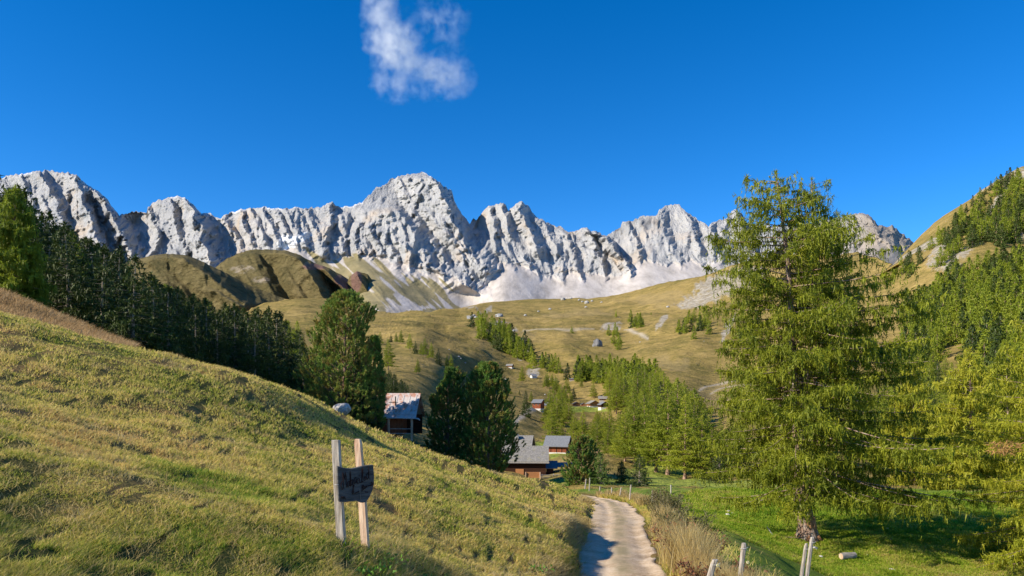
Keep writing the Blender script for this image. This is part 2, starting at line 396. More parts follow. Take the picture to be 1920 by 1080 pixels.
relief_hill("hill", [(330,640),(405,500),(425,485),(450,474),(470,468),(500,468),(540,470),(562,478),(580,488),(600,497),(617,503),(640,515),(660,530),(680,555),(700,590)], 600, 380, 700, 2420, 2120,
    [([(470,468),(484,500),(500,530),(520,570)],70,34,45),([(545,470),(572,500),(600,545),(620,580)],66,34,150),([(604,498),(625,520),(645,545),(660,575)],18,30,110),([(530,500),(552,535),(570,560)],16,12,26),([(440,520),(470,560)],20,14,24),([(575,500),(600,540)],14,10,24)],
    "olive green hill with pale rock band below the limestone range", pale=[(455,505,26,9),(490,525,20,7),(575,498,6,8)], red=[(590,500,26,7),(640,525,16,12),(655,545,12,14)], amp=10)
relief_hill("hill", [(620,620),(655,520),(668,508),(690,515),(705,535),(720,560),(740,600)], 620, 630, 745, 2330, 2150,
    [([(668,508),(680,530),(692,555),(705,585)],30,12,55)], "small reddish spur beside the scree slope", red=[(668,525,12,26)], amp=8)
relief_hill("hill", [(150,560),(200,505),(250,487),(278,480),(300,476),(330,476),(352,479),(375,488),(400,500),(430,515),(460,532),(500,548),(540,562),(600,590)], 720, 120, 600, 2050, 1300,
    [([(330,476),(352,492),(380,510),(420,540),(460,570)],90,60,150),([(275,480),(290,505),(320,540),(350,580)],50,40,60),([(400,545),(450,575)],30,14,40)],
    "brown grassy ridge above the dark forest", amp=9)

# ================================================================== VALLEY (depth map fitted through control points)
def rbf_fit(P, v, lam=1e-3):
    P = np.asarray(P, float)/300.; v = np.asarray(v, float)
    r = np.linalg.norm(P[:, None]-P[None], axis=-1); K = np.where(r > 0, r*r*np.log(r+1e-12), 0)+lam*np.eye(len(P))
    A = np.zeros((len(P)+3,)*2); A[:len(P), :len(P)] = K; A[:len(P), len(P)] = 1; A[:len(P), len(P)+1:] = P
    A[len(P), :len(P)] = 1; A[len(P)+1:, :len(P)] = P.T
    w_ = np.linalg.solve(A, np.concatenate([v, [0, 0, 0]]))
    def ev(x, y):
        x = np.asarray(x, float); y = np.asarray(y, float); sh = np.broadcast(x, y).shape
        q = np.stack([np.broadcast_to(x, sh).ravel(), np.broadcast_to(y, sh).ravel()], -1)/300.; out = np.empty(len(q))
        for i in range(0, len(q), 20000):
            qq = q[i:i+20000]; r = np.linalg.norm(qq[:, None]-P[None], axis=-1)
            out[i:i+20000] = (np.where(r > 0, r*r*np.log(r+1e-12), 0) @ w_[:len(P)])+w_[len(P)]+qq @ w_[len(P)+1:]
        return out.reshape(sh)
    return ev
VC = [(480,575,1700),(560,562,1850),(640,575,1750),(740,592,1800),(850,582,1850),(950,570,1950),(1070,560,2000),(1140,556,1900),(1260,527,1750),(1340,515,1650),(1420,487,1500),(1500,478,1350),(1600,485,1150),(1670,498,950),
 (1740,450,820),(1800,395,850),(1920,310,900),(2100,220,900),(2400,150,900),
 (560,600,1100),(480,640,600),(640,640,700),(740,620,900),(700,650,520),(760,660,440),(830,605,1250),(850,690,420),(780,640,560),(900,640,800),
 (640,700,300),(640,780,110),(700,720,220),(745,815,98),(800,760,200),(800,830,105),(560,780,100),(480,760,110),
 (885,875,98),(930,898,104),(993,897,116),(1050,853,165),(985,785,300),(960,830,180),(1015,773,400),(1120,763,500),(960,690,700),(880,700,520),
 (985,620,1150),(1000,600,1400),(980,670,800),(1050,720,620),(1110,735,560),(1060,640,950),(1110,680,760),(1150,690,700),(1180,615,1200),(1270,580,1300),(1300,640,800),(1400,640,780),(1350,690,620),(1350,745,430),
 (1100,914,76),(1230,914,76),(1400,914,76),(1600,914,76),(1900,914,76),(960,918,76),(800,905,82),
 (1300,902,90),(1285,890,120),(1200,868,150),(1120,855,165),(1340,895,115),(1400,895,110),(1300,830,230),(1180,820,230),(1400,800,250),(1250,760,330),
 (1500,640,650),(1500,800,230),(1500,880,110),(1600,600,640),(1600,700,400),(1650,560,700),(1700,500,780),(1700,620,520),(1700,800,200),(1700,880,100),
 (1800,500,640),(1800,600,480),(1800,700,330),(1800,800,190),(1920,450,680),(1920,560,500),(1920,700,300),(1920,850,120),(2200,400,700),(2200,600,380),(2200,800,150),(2400,400,650),(2400,900,80),(2400,700,220)]
_vd = rbf_fit([(a, b) for a, b, _ in VC], np.log([c for *_, c in VC]), 2e-3)
V_SKY = poly([(300,640),(480,575),(535,560),(600,560),(640,565),(700,577),(760,590),(810,592),(834,588),(860,578),(900,570),(950,567),(1000,562),(1060,558),(1100,559),(1138,556),(1170,548),(1200,541),(1235,530),(1262,526),(1290,522),(1315,519),(1340,512),
 (1370,500),(1400,491),(1440,483),(1500,476),(1600,482),(1660,500),(1676,497),(1690,490),(1704,478),(1720,464),(1745,449),(1770,424),(1800,392),(1830,370),(1860,351),(1890,335),(1912,313),(1930,306),(2100,220),(2400,150)])
def v_bump(X, Y):
    d = np.hypot(X, Y)
    a = sstep(150, 900, d)
    n = 1-np.abs(noise2(X/150+3, Y/210, 2))*2
    return a*(9*noise2(X/190, Y/260, 1)+5.0*n*1+3.2*noise2(X/48, Y/60, 4)+1.5*noise2(X/17, Y/20, 5)+.5*noise2(X/6, Y/7, 7))*(1-.5*sstep(1500,2000,d))+(1-a)*(.9*noise2(X/26, Y/30, 6)+.25*noise2(X/7, Y/8, 3))*sstep(85, 130, d)
def v_point(x, y, d=None):
    """ground point of the valley seen at a photo pixel"""
    d = np.exp(_vd(x, y)) if d is None else d
    p = np.stack([(x-960.)/F*d, d+0*x, (HY-y)/F*d], -1)
    p[..., 2] += v_bump(p[..., 0], p[..., 1])-.0
    return p
def build_valley():
    xs = np.concatenate([np.arange(440, 1500, 2.6), np.arange(1500, 2380, 3.4)]); nr = 330
    yb = np.full_like(xs, 914.); ys = V_SKY(xs)
    t = np.linspace(0, 1, nr)[:, None]
    Y = yb+(ys-yb)[None, :]*t; X = np.repeat(xs[None], nr, 0)
    P = v_point(X, Y)
    first = P[0].copy(); first[:, 1] -= 4; first[:, 2] -= 1.2; first0 = first.copy(); first0[:, 1] -= 10; first0[:, 2] -= 1.5
    back = []
    for dy, dz in ((20, -1), (80, -8), (220, -60), (420, -220)):
        r = P[-1].copy(); r[:, 1] += dy; r[:, 2] += dz; back.append(r)
    V = np.concatenate([[first0, first], P, np.array(back)], 0)
    Y2 = np.concatenate([Y[:1], Y[:1], Y, np.repeat(Y[-1:], 4, 0)], 0); X2 = np.repeat(xs[None], len(Y2), 0)
    def bl(L):
        s = np.zeros_like(X2)
        for cx, cy, rx, ry, sl in L:
            s += np.exp(-(((X2-cx+sl*(Y2-cy))/rx)**2+((Y2-cy)/ry)**2))
        return s
    nz = fbm(X2/5., Y2/4., 3, 1); nz2 = fbm(X2/14., Y2/9., 3, 5)
    rock = bl([(1345,535,40,16,1.2),(1300,560,30,10,1.5),(1390,520,40,24,1.),(1365,625,9,26,.6),(1240,620,7,18,.6),(1270,590,14,4,1),(915,585,6,8,.8),(900,592,3,6,-.8),(880,583,14,4,0),(1145,628,18,8,.5),(1160,618,10,4,0),
        (1855,390,8,30,.8),(1905,335,14,26,.8),(1750,445,20,20,.8),(1760,470,12,20,.5),(1800,480,26,9,1.2),(1835,462,9,7,1),(1870,440,20,8,1),(1905,440,16,12,.6),(1770,500,30,8,.8),(1850,590,14,8,.5),(1870,580,8,10,.5),(1880,565,10,6,.5),(1790,545,5,8,.5),
        (935,615,22,3,-.2),(988,660,8,8,0),(975,670,6,5,0),(960,625,14,3,0),(1000,695,12,5,0),(1000,688,12,4,0)])
    rock = sstep(.35, .55, rock*(1+.5*nz)+.12*nz2)
    # walking paths: thin pale lines
    def line(pts, wd):
        p = np.array(pts, float); yy = np.interp(X2, p[:, 0], p[:, 1]); m = (X2 > p[0, 0]) & (X2 < p[-1, 0])
        return np.where(m, np.exp(-((Y2-yy)/wd)**2), 0)
    path = line([(980,626),(1010,628),(1060,629),(1115,630)], 1.)*.7+line([(1170,634),(1190,638),(1215,642)], 1.6)+line([(1300,648),(1330,650),(1390,657),(1420,664)], 1.3)+line([(1310,728),(1340,718),(1370,712),(1400,708)], 2.)*.8+line([(820,690),(900,700),(960,722)],1.)*.0+line([(1330,735),(1370,722),(1420,718)],1.4)*.7
    path += line([(965,795),(980,780),(1005,766)], 6.)*1.2
    green = sstep(.45, .6, bl([(1350,905,400,10,0),(1100,765,60,5,0),(1040,843,40,22,0),(1000,765,18,6,0),(1240,880,80,14,0)])+.2*nz2)
    dryc = sstep(.3, .7, bl([(1080,595,90,10,1.5),(1240,560,60,14,1.5),(1250,680,50,14,0),(1340,740,60,30,0),(950,640,60,20,-1)])+.25*nz2)
    o = mesh_from("valley_ground", V.reshape(-1, 3), grid_faces(*V.shape[:2]), M_valley, smooth=True, attrs=dict(rock=rock, path=np.clip(path, 0, 1), green=green, dry=dryc))
    tag(o, "rolling golden alpine meadows filling the valley", "ground", kind="structure")
def mat_valley():
    n = NT("alpine_meadow"); p = n.pos()
    a = n.noise(p, .005, 4, .6); b = n.noise(n.mapping(p, (1, 1, 4)), .03, 5, .65, .5); c = n.noise(p, .22, 4, .7)
    d_ = n.noise(n.mapping(p, (1, 1, 3)), .09, 6, .72, .8)
    f = n.math('ADD', n.math('MULTIPLY', a, .25), n.math('ADD', n.math('MULTIPLY', b, .30), n.math('ADD', n.math('MULTIPLY', c, .15), n.math('MULTIPLY', d_, .30))))
    f = n.math('ADD', n.math('MULTIPLY', f, 1.25), -.125)
    g = n.ramp(f, [(.36, (.10, .092, .024)), (.45, (.19, .15, .042)), (.53, (.29, .21, .068)), (.64, (.38, .275, .10))])
    g = n.mix(n.math('MULTIPLY', n.attr("dry"), .5), g, (.30, .225, .10))
    g = n.mix(n.math('MULTIPLY', n.attr("green"), .8), g, n.ramp(c, [(.35, (.17, .25, .03)), (.65, (.32, .36, .06))]))
    rc = n.ramp(n.noise(p, .12, 5, .7), [(.35, (.19, .165, .12)), (.6, (.42, .38, .32))])
    g = n.mix(n.math('MULTIPLY', n.attr("rock"), n.val(c, .36, .5, .35, .95)), g, rc)
    g = n.mix(n.math('MULTIPLY', n.attr("path"), .75), g, (.50, .44, .36))
    return n.surf(g, .95, n.bump(n.math('ADD', b, n.math('ADD', n.math('MULTIPLY', d_, .6), n.math('MULTIPLY', c, .3))), .9, 4.0), .1)
M_valley = mat_valley()
build_valley()

# ================================================================== WOODED SLOPE BEHIND THE HILLSIDE
FS_SKY = poly([(-700,230),(-300,400),(-100,500),(0,540),(100,565),(200,592),(300,622),(400,650),(500,672),(600,692),(700,735),(760,770),(840,815)])  # unseen left end is raised so the trees on it throw shade
FS_D = poly([(-700,110),(-300,130),(0,150),(100,190),(200,230),(300,270),(400,300),(500,310),(600,300),(700,240),(760,190),(840,130)])
def fs_point(x, k):
    """k=0 just behind the crest of the hillside, k=1 on the skyline of the wooded slope"""
    x = np.asarray(x, float); u = (x-960)/F
    d0 = np.clip(np.interp(u, _us2, _sd2), 14, 72)+10
    y0 = SILB(x)+60; d = d0*(FS_D(x)/d0)**k
    v = (1-k)*(HY-y0)/F+k*(HY-FS_SKY(x))/F
    v = v-(.02*np.sin(k*PI))
    p = np.stack([u*d, d, v*d], -1)
    p[..., 2] += .9*noise2(p[..., 0]/14, p[..., 1]/14, 3)*sstep(0, .2, k)*(1-sstep(.9, 1, k))
    return p
def build_forest_slope():
    xs = np.arange(-700, 842, 5.); k = np.linspace(0, 1, 80)
    X, K = np.meshgrid(xs, k); P = fs_point(X, K)
    a = P[0].copy(); a[:, 2] -= 6
    back = []
    for dy, dz in ((25, -4), (80, -22)):
        r = P[-1].copy(); r[:, 1] += dy; r[:, 2] += dz; back.append(r)
    V = np.concatenate([[a], P, np.array(back)], 0)
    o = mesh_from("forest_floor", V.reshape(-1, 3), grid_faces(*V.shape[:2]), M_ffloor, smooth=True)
    tag(o, "steep shaded forest floor falling from the left", "ground", kind="structure")
SILB = poly([(-700,230),(-300,415),(-100,505),(0,545),(130,598),(255,655),(350,671),(450,700),(520,722),(590,745),(650,777),(700,800),(760,822),(820,848),(880,868)])
_us2 = np.linspace(-1.6, .125, 200)
_sd2 = np.clip(1.6/np.maximum(-.35*_us2-.072-(HY-SILB(960+_us2*F))/F, .012), 14, 72)
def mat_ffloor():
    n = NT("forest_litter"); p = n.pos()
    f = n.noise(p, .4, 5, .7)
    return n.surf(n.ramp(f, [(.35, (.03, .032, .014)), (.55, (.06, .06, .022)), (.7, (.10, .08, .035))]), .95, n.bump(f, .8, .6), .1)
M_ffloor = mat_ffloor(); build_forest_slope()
# ================================================================== NEAR GROUND
SIL = poly([(-700,230),(-300,415),(-100,505),(0,545),(60,568),(130,598),(200,632),(255,655),(290,660),(350,671),(450,700),(520,722),(590,745),(650,777),(700,800),(760,822),(820,848),(880,868),(940,885),(1000,896),(1050,905),(1085,918),(1101,932),(1130,950)])
HA, HB, H0 = -.35, -.072, -1.6
def hill_sil_dist(u):
    x = 960+u*F; v = (HY-SIL(x))/F
    den = HA*u+HB-v
    return np.clip(1.6/np.maximum(den, .012), 14, 72)
_us = np.linspace(-1.6, .125, 400); _sd = hill_sil_dist(_us)
for _ in range(25): _sd = np.convolve(np.pad(_sd, 1, 'edge'), [.25, .5, .25], 'valid')
def X_bank(Y): return np.interp(Y, [-30,0,6,10.7,12.8,19,29,37,54,60,70,85,120], [2.0,.35,.4,.5,.72,1.42,2.6,3.7,5.4,5.2,2.5,-3,-25])
def X_r(Y): return np.interp(Y, [-30,0,6,10,14,20,25,32,40,48,55,62,70,85,120], [3.5,2.3,2.3,2.45,2.80,3.8,4.6,5.7,6.7,7.45,7.5,6.8,5.2,0,-18])
def Z_road(Y): return np.interp(Y, [-30,0,14,25,40,52,60,70,85,120], [-1.6,-2.1,-3.35,-4.6,-6.2,-7.45,-8.35,-9.2,-10.5,-13])
def Z_mead(X, Y):
    z = np.interp(Y, [-30,0,20,30,50,57,66,85,115,165,260], [-6.6,-6.8,-6.9,-7.0,-7.0,-7.25,-8.6,-10.3,-12.6,-13.6,-14])
    return z+.16*noise2(X/4, Y/4, 2)*sstep(4, 9, X)+.25*noise2(X/11, Y/11, 3)
SIGN_LIFT = 0.0
def znear(X, Y, detail=True):
    X = np.asarray(X, float); Y = np.asarray(Y, float)
    Yc = np.maximum(Y, 1.0); u = X/Yc
    ys = np.interp(u, _us, _sd)
    # left hillside: an inclined plane that rolls over beyond its crest
    Ye = np.minimum(Y, ys)
    Xe = np.where(Y > ys, u*ys, X)
    hill = H0+HA*Xe+HB*Ye
    over = np.maximum(Y-ys, 0)
    slope_sil = (hill/np.maximum(ys, 1))          # sight-line slope at the crest
    hill = np.where(Y > ys, (slope_sil-.05)*Y+.05*ys-.0022*over**2, hill)
    floor = np.interp(X, [-200,-60,-19,-14,-5,3,20], [6,1.0,-3.0,-5.5,-9.2,-12.4,-14])
    hill = np.maximum(hill, np.minimum(floor, hill+50)) if False else np.where(Y > ys, np.maximum(hill, floor), hill)
    b = .13*noise2(X/3.1, Y/3.6, 1)+.06*noise2(X/1.1, Y/1.4, 4)+.34*noise2(X/8.5, Y/9.5, 5)
    if detail: b = b+.03*noise2(X/.37, Y/.37, 6)
    xq = X+8.2+.10*(Y-22)+.8*noise2(Y/5, 0*Y, 1)
    swell = 1.05*np.exp(-(xq/np.where(xq < 0, 5.0, 2.5))**2)*sstep(11, 20, Y)*(1-sstep(27, 37, Y))
    hill = hill+swell*(Y < ys)-.10+SIGN_LIFT*np.exp(-((X+1.7)**2+(Y-7.6)**2)/2.2)
    hill = hill-.30*np.exp(-((X+.35)/.95)**2-((Y-8.3)/.55)**2)*(.8+.5*noise2(X/.5, Y/.4, 3))
    hill = hill+b*sstep(2.0, 8.0, Y)*(1-.75*sstep(.75, 1.0, Y/ys))
    # bank, road bed, verge, meadow
    zr = Z_road(Y); xb = X_bank(Y); xr = X_r(Y); xw = .35
    xb = xb+.22*noise2(Y/2.3, Y*0+.3, 2)+.12*noise2(Y/.8, Y*0+1.3, 3)
    k = sstep(0, 1, (X-xb)/(.25+.3*np.maximum(0, hill-zr)))      # 0 on the hill, 1 on the road
    z = hill*(1-k)+zr*k
    z = np.where(X < xb, hill, z)
    z = z-.13*sstep(xb+.3, xb+.8, X)*(1-sstep(xr-.4, xr, X))
    km = sstep(0, 1, (X-(xr+1.5))/6.5)
    zm = Z_mead(X, Y)
    z2 = zr+(zm-zr)*km+.10*noise2(X/.9, Y/.9, 4)*sstep(.1, .8, X-xr)
    return np.where(X > xr, z2, z)
def build_near():
    us = np.concatenate([np.linspace(-1.7, -.75, 60), np.linspace(-.74, .74, 760), np.linspace(.75, 1.7, 60)])
    ys = np.concatenate([np.geomspace(1.2, 12, 210), np.geomspace(12.05, 96, 330)])
    U, Yg = np.meshgrid(us, ys); X = U*Yg
    Z = znear(X, Yg)
    far = sstep(74, 96, Yg)*(X > 0)*1.2+sstep(74, 96, Yg)*sstep(900, 1000, 960+U*F)*1.0
    Z = Z-far
    # a few rows carry the slope past and behind the camera
    rows = []
    for Yb, sx in ((.6, 12.), (-4, 40.), (-14, 80.), (-40, 120.)):
        xx = us/1.7*sx; rows.append(np.stack([xx, np.full_like(xx, Yb), np.maximum(H0+HA*xx+HB*Yb, -7)], -1))
    V = np.concatenate([np.array(rows[::-1]), np.stack([X, Yg, Z], -1)], 0)
    Xa, Ya = V[..., 0], V[..., 1]
    mead = sstep(.2, 1.6, Xa-X_r(Ya)); earth = np.exp(-((Xa-X_bank(Ya)-.45)/.35)**2)*(Ya < 60)
    o = mesh_from("ground", V.reshape(-1, 3), grid_faces(*V.shape[:2]), M_near, smooth=True, attrs=dict(mead=mead, earth=earth))
    tag(o, "grassy hillside with green pasture across the track", "ground", kind="structure")
    # the gravel track, a ribbon laid on its levelled bed
    yy = np.concatenate([np.linspace(-12, 6, 20), np.linspace(6.2, 80, 420)]); n = 26
    s = np.linspace(0, 1, n)
    YY = np.repeat(yy[:, None], n, 1); xl = X_bank(yy)[:, None]+.25; xr = X_r(yy)[:, None]+.06+.12*noise2(yy/1.3, yy*0, 1)[:, None]
    XX = xl+(xr-xl)*s
    ZZ = Z_road(YY)+.03+.035*noise2(XX/.7, YY/1.3, 3)-.05*np.exp(-((s-.35)/.1)**2)-.05*np.exp(-((s-.8)/.1)**2)
    e = np.minimum(s, 1-s); ZZ = ZZ-.12*(1-sstep(0, .05, e))
    r = mesh_from("road", np.stack([XX, YY, ZZ], -1).reshape(-1, 3), grid_faces(len(yy), n), M_road, smooth=True, attrs=dict(s=np.repeat(s[None], len(yy), 0)))
    tag(r, "pale gravel track curving away along the foot of the hillside", "road", kind="structure")
def turf_colour(n, p):
    """straw, olive and fresh green patches on the hillside (same for soil and blades)"""
    a = n.noise(p, .33, 4, .6, .3); b = n.noise(n.mapping(p, (1, 1.2, 1)), 1.6, 5, .7); c = n.noise(p, .09, 3, .5)
    f = n.math('ADD', n.math('MULTIPLY', a, .5), n.math('ADD', n.math('MULTIPLY', b, .3), n.math('MULTIPLY', c, .2)))
    f = n.math('ADD', n.math('MULTIPLY', f, 2.0), -.50)
    return f, a, b, c
def mat_near():
    n = NT("turf"); p = n.pos(); f, a, b, c = turf_colour(n, p)
    hill = n.ramp(f, [(.36, (.07, .08, .016)), (.45, (.14, .12, .03)), (.53, (.22, .16, .05)), (.62, (.24, .15, .06)), (.7, (.15, .08, .038))])
    fine = n.noise(p, 14, 4, .7)
    mead = n.ramp(n.math('ADD', n.math('MULTIPLY', f, .7), n.math('MULTIPLY', fine, .3)), [(.38, (.10, .17, .02)), (.5, (.17, .25, .028)), (.6, (.26, .28, .055)), (.7, (.28, .22, .09))])
    g = n.mix(n.attr("mead"), hill, mead)
    g = n.mix(n.math('MULTIPLY', n.attr("earth"), .8), g, (.09, .06, .038))
    g = n.mix(n.val(fine, .35, .65, 0, .5), g, (.05, .045, .015))
    return n.surf(g, .95, n.bump(n.math('ADD', n.math('MULTIPLY', fine, .5), b), .9, .12), .1)
def mat_road():
    n = NT("gravel"); p = n.pos()
    a = n.noise(p, 1.1, 4, .6); b = n.noise(p, 12, 5, .75); s = n.attr("s")
    v = n.new("ShaderNodeTexVoronoi"); v.inputs['Scale'].default_value = 55; n.link(p, v.inputs['Vector'])
    g = n.ramp(n.math('ADD', n.math('MULTIPLY', a, .45), n.math('MULTIPLY', b, .55)), [(.34, (.27, .175, .10)), (.46, (.50, .37, .235)), (.56, (.64, .50, .35)), (.68, (.74, .62, .47))])
    g = n.mix(n.val(v.outputs['Color'], .7, .98, 0, .3), g, (.62, .60, .56))
    # the crown between the wheel tracks keeps some dry grass
    mid = n.math('MULTIPLY', n.math('MULTIPLY', n.val(s, .40, .52), n.val(s, .70, .6)), n.val(a, .36, .55))
    g = n.mix(n.math('MULTIPLY', mid, .8), g, (.24, .20, .10))
    return n.surf(g, .95, n.bump(n.math('ADD', b, n.math('MULTIPLY', v.outputs['Distance'], .4)), .6, .035), .15)
SIGN_LIFT = -1.50-float(znear(-1.74, 7.55))
M_near = mat_near(); M_road = mat_road()
build_near()
# ================================================================== TREES
def mat_leaf(name, stops, transl=.25, brown=None, scale=6.0, seed_shift=0.):
    n = NT(name); p = n.objc(); r = n.rnd()
    a = n.noise(p, scale*.12, 3, .6); b = n.noise(p, scale, 3, .7)
    f = n.math('ADD', n.math('ADD', n.math('MULTIPLY', a, .42), n.math('MULTIPLY', b, .42)), n.math('MULTIPLY', r, .16))
    c = n.ramp(f, stops)
    if brown: c = n.mix(n.val(n.noise(p, scale*.3, 3, .7), .47, .62, 0, brown[0]), c, brown[1])
    return n.surf(c, .55, None, .25, 0, transl)
M_larch = mat_leaf("larch_needles", [(.34, (.14, .18, .016)), (.48, (.29, .315, .022)), (.60, (.43, .42, .035)), (.74, (.55, .46, .055))], .42)
M_larch_far = mat_leaf("larch_needles_far", [(.34, (.14, .19, .018)), (.48, (.26, .31, .025)), (.60, (.38, .41, .035)), (.74, (.50, .43, .055))], .42, scale=2.)
M_spruce = mat_leaf("spruce_needles", [(.34, (.016, .032, .006)), (.5, (.045, .072, .010)), (.66, (.095, .12, .018))], .12)
M_pine = mat_leaf("stone_pine_needles", [(.34, (.07, .15, .03)), (.5, (.15, .28, .05)), (.62, (.26, .34, .06)), (.74, (.38, .33, .07))], .32, (.85, (.30, .19, .05)), 3.)
M_shrub = mat_leaf("shrub_leaves", [(.34, (.07, .08, .025)), (.5, (.13, .12, .04)), (.66, (.20, .15, .06))], .25, scale=20)
def mat_bark(name, a, b):
    n = NT(name); p = n.objc(); f = n.noise(n.mapping(p, (3, 3, .8)), 3.5, 5, .7)
    return n.surf(n.ramp(f, [(.36, a), (.6, b)]), .9, n.bump(f, 1., .06), .15)
M_bark = mat_bark("larch_bark", (.12, .075, .05), (.42, .28, .20))
M_twig = mat_bark("grey_twig", (.10, .08, .06), (.34, .29, .23))
M_bark_red = mat_bark("bare_red_bark", (.30, .13, .06), (.55, .30, .17))

def tubes(paths, radii, n=5):
    """many tapering tubes in one vertex/face list; paths (K,S,3), radii (K,S)"""
    K, S, _ = paths.shape
    t = np.gradient(paths, axis=1); t /= np.linalg.norm(t, axis=-1, keepdims=True)+1e-9
    ref = np.where(np.abs(t[..., 2:3]) > .9, np.array([1., 0, 0]), np.array([0, 0, 1.]))
    a = np.cross(t, ref); a /= np.linalg.norm(a, axis=-1, keepdims=True)+1e-9; c = np.cross(t, a)
    th = np.arange(n)*2*PI/n
    v = paths[:, :, None]+(a[:, :, None]*np.cos(th)[:, None]+c[:, :, None]*np.sin(th)[:, None])*radii[:, :, None, None]
    idx = np.arange(K*S*n).reshape(K, S, n); nx = np.roll(idx, -1, 2)
    f = np.stack([idx[:, :-1], nx[:, :-1], nx[:, 1:], idx[:, 1:]], -1).reshape(-1, 4)
    return v.reshape(-1, 3), f
def blades(P, D, L, Wd, rng):
    """slim triangles: needle tufts"""
    D = D/(np.linalg.norm(D, axis=-1, keepdims=True)+1e-9)
    r = rng.normal(size=P.shape); s = np.cross(D, r); s /= np.linalg.norm(s, axis=-1, keepdims=True)+1e-9
    h = (Wd[:, None]/2)*s
    v = np.stack([P-h, P+h, P+D*L[:, None]], 1).reshape(-1, 3)
    return v, np.arange(len(v)).reshape(-1, 3)
def conifer(h, prof, nb, per, rng, droop=.25, up=.15, ndl=(.16, .045), hang=.6, side=.38, spread=.12, trunk_r=None, bare=.08, trunk=None, thin=1.0, irregular=.25):
    """returns (wood verts, faces), (needle verts, faces). prof(t, az) = branch reach in metres at height fraction t"""
    if trunk is None:
        k = np.linspace(0, 1, 14); wob = h*.006
        tp = np.stack([wob*np.cumsum(rng.normal(size=14))*k*.6, wob*np.cumsum(rng.normal(size=14))*k*.6, k*h], -1)
    else: tp = trunk
    zz = tp[:, 2]/h
    trunk_r = trunk_r or h*.016
    tr = trunk_r*(1-zz*.93)+trunk_r*.7*np.exp(-zz*30)
    wv, wf = tubes(tp[None], tr[None], 9)
    t = bare+(1-bare)*(np.arange(nb)+rng.rand(nb))/nb*.985; t = np.sort(t)
    az = np.arange(nb)*2.399963+rng.normal(size=nb)*.5
    R = prof(t, az)*(1+irregular*rng.normal(size=nb)).clip(.35, 1.45)
    base = np.stack([np.interp(t*h, tp[:, 2], tp[:, i]) for i in range(3)], -1)
    S = 7; s = np.linspace(0, 1, S)
    dirh = np.stack([np.cos(az), np.sin(az)], -1)
    bend = rng.normal(size=nb)*.12
    hx = dirh[:, None]*(R[:, None]*s)[..., None]
    perp = np.stack([-dirh[:, 1], dirh[:, 0]], -1)
    hx = hx+perp[:, None]*(R[:, None]*bend[:, None]*s**2)[..., None]
    # low branches sag, the upper ones rise
    a1 = (up*1.6*t**1.5-droop*(1-t))+rng.normal(size=nb)*.08
    zz2 = R[:, None]*(a1[:, None]*s-droop*.5*(1-t[:, None]*.6)*s**2+droop*.55*s**3.5)
    path = np.concatenate([hx, zz2[..., None]], -1)+base[:, None]
    br = (trunk_r*.16*(R/R.max())**.7+.006)[:, None]*(1-s*.85)*thin
    bv, bf = tubes(path, br, 4)
    nv = len(wv); wv = np.concatenate([wv, bv]); wf = np.concatenate([wf, bf+nv])
    # side twigs
    m = np.maximum(3, (per*(R/R.max())).astype(int)); bi = np.repeat(np.arange(nb), m); N = len(bi)
    q = .12+.88*rng.rand(N)**.75
    def along(bi, q):
        f = q*(S-1); i = np.minimum(f.astype(int), S-2); fr = (f-i)[:, None]
        return path[bi, i]*(1-fr)+path[bi, i+1]*fr, path[bi, i+1]-path[bi, i]
    tp0, td = along(bi, q); td /= np.linalg.norm(td, axis=-1, keepdims=True)+1e-9
    sg = rng.choice([-1, 1], N)
    pr = np.stack([-td[:, 1], td[:, 0], 0*sg], -1); pr /= np.linalg.norm(pr, axis=-1, keepdims=True)+1e-9
    TL = side*R[bi]*(1.05-q*.75)*(.5+.7*rng.rand(N))+.10
    tdir = td*.55+pr*sg[:, None]*(.75+.2*rng.rand(N))[:, None]+rng.normal(size=(N, 3))*.13; tdir[:, 2] -= droop*.35
    tdir /= np.linalg.norm(tdir, axis=-1, keepdims=True)
    # needles along every twig and along the branch
    k = np.maximum(2, (TL/spread).astype(int)); ti = np.repeat(np.arange(N), k); M = len(ti)
    u = rng.rand(M)
    Pn = tp0[ti]+tdir[ti]*(TL[ti]*u)[:, None]; Pn[:, 2] -= (TL[ti]*u)**2*.25*(1+hang)
    Pn += rng.normal(size=(M, 3))*.02
    isH = rng.rand(M) < hang
    Dn = tdir[ti]*.6+rng.normal(size=(M, 3))*.75; Dn[:, 2] += .12
    Dh = rng.normal(size=(M, 3))*.22+tdir[ti]*.15; Dh[:, 2] -= 1
    Dn = np.where(isH[:, None], Dh, Dn)
    L = ndl[0]*(.6+.8*rng.rand(M))*np.where(isH, 1.5, 1.); Wd = ndl[1]*(.7+.6*rng.rand(M))
    # leader
    lt = rng.rand(60)*.07+.94; Pl = np.stack([np.interp(lt*h, tp[:, 2], tp[:, i]) for i in range(3)], -1)
    Dl = rng.normal(size=(60, 3)); Dl[:, 2] = np.abs(Dl[:, 2])+.4
    Pn = np.concatenate([Pn, Pl]); Dn = np.concatenate([Dn, Dl]); L = np.concatenate([L, np.full(60, ndl[0]*1.2)]); Wd = np.concatenate([Wd, np.full(60, ndl[1])])
    return (wv, wf), blades(Pn, Dn, L, Wd, rng), (tp0, tdir, TL)
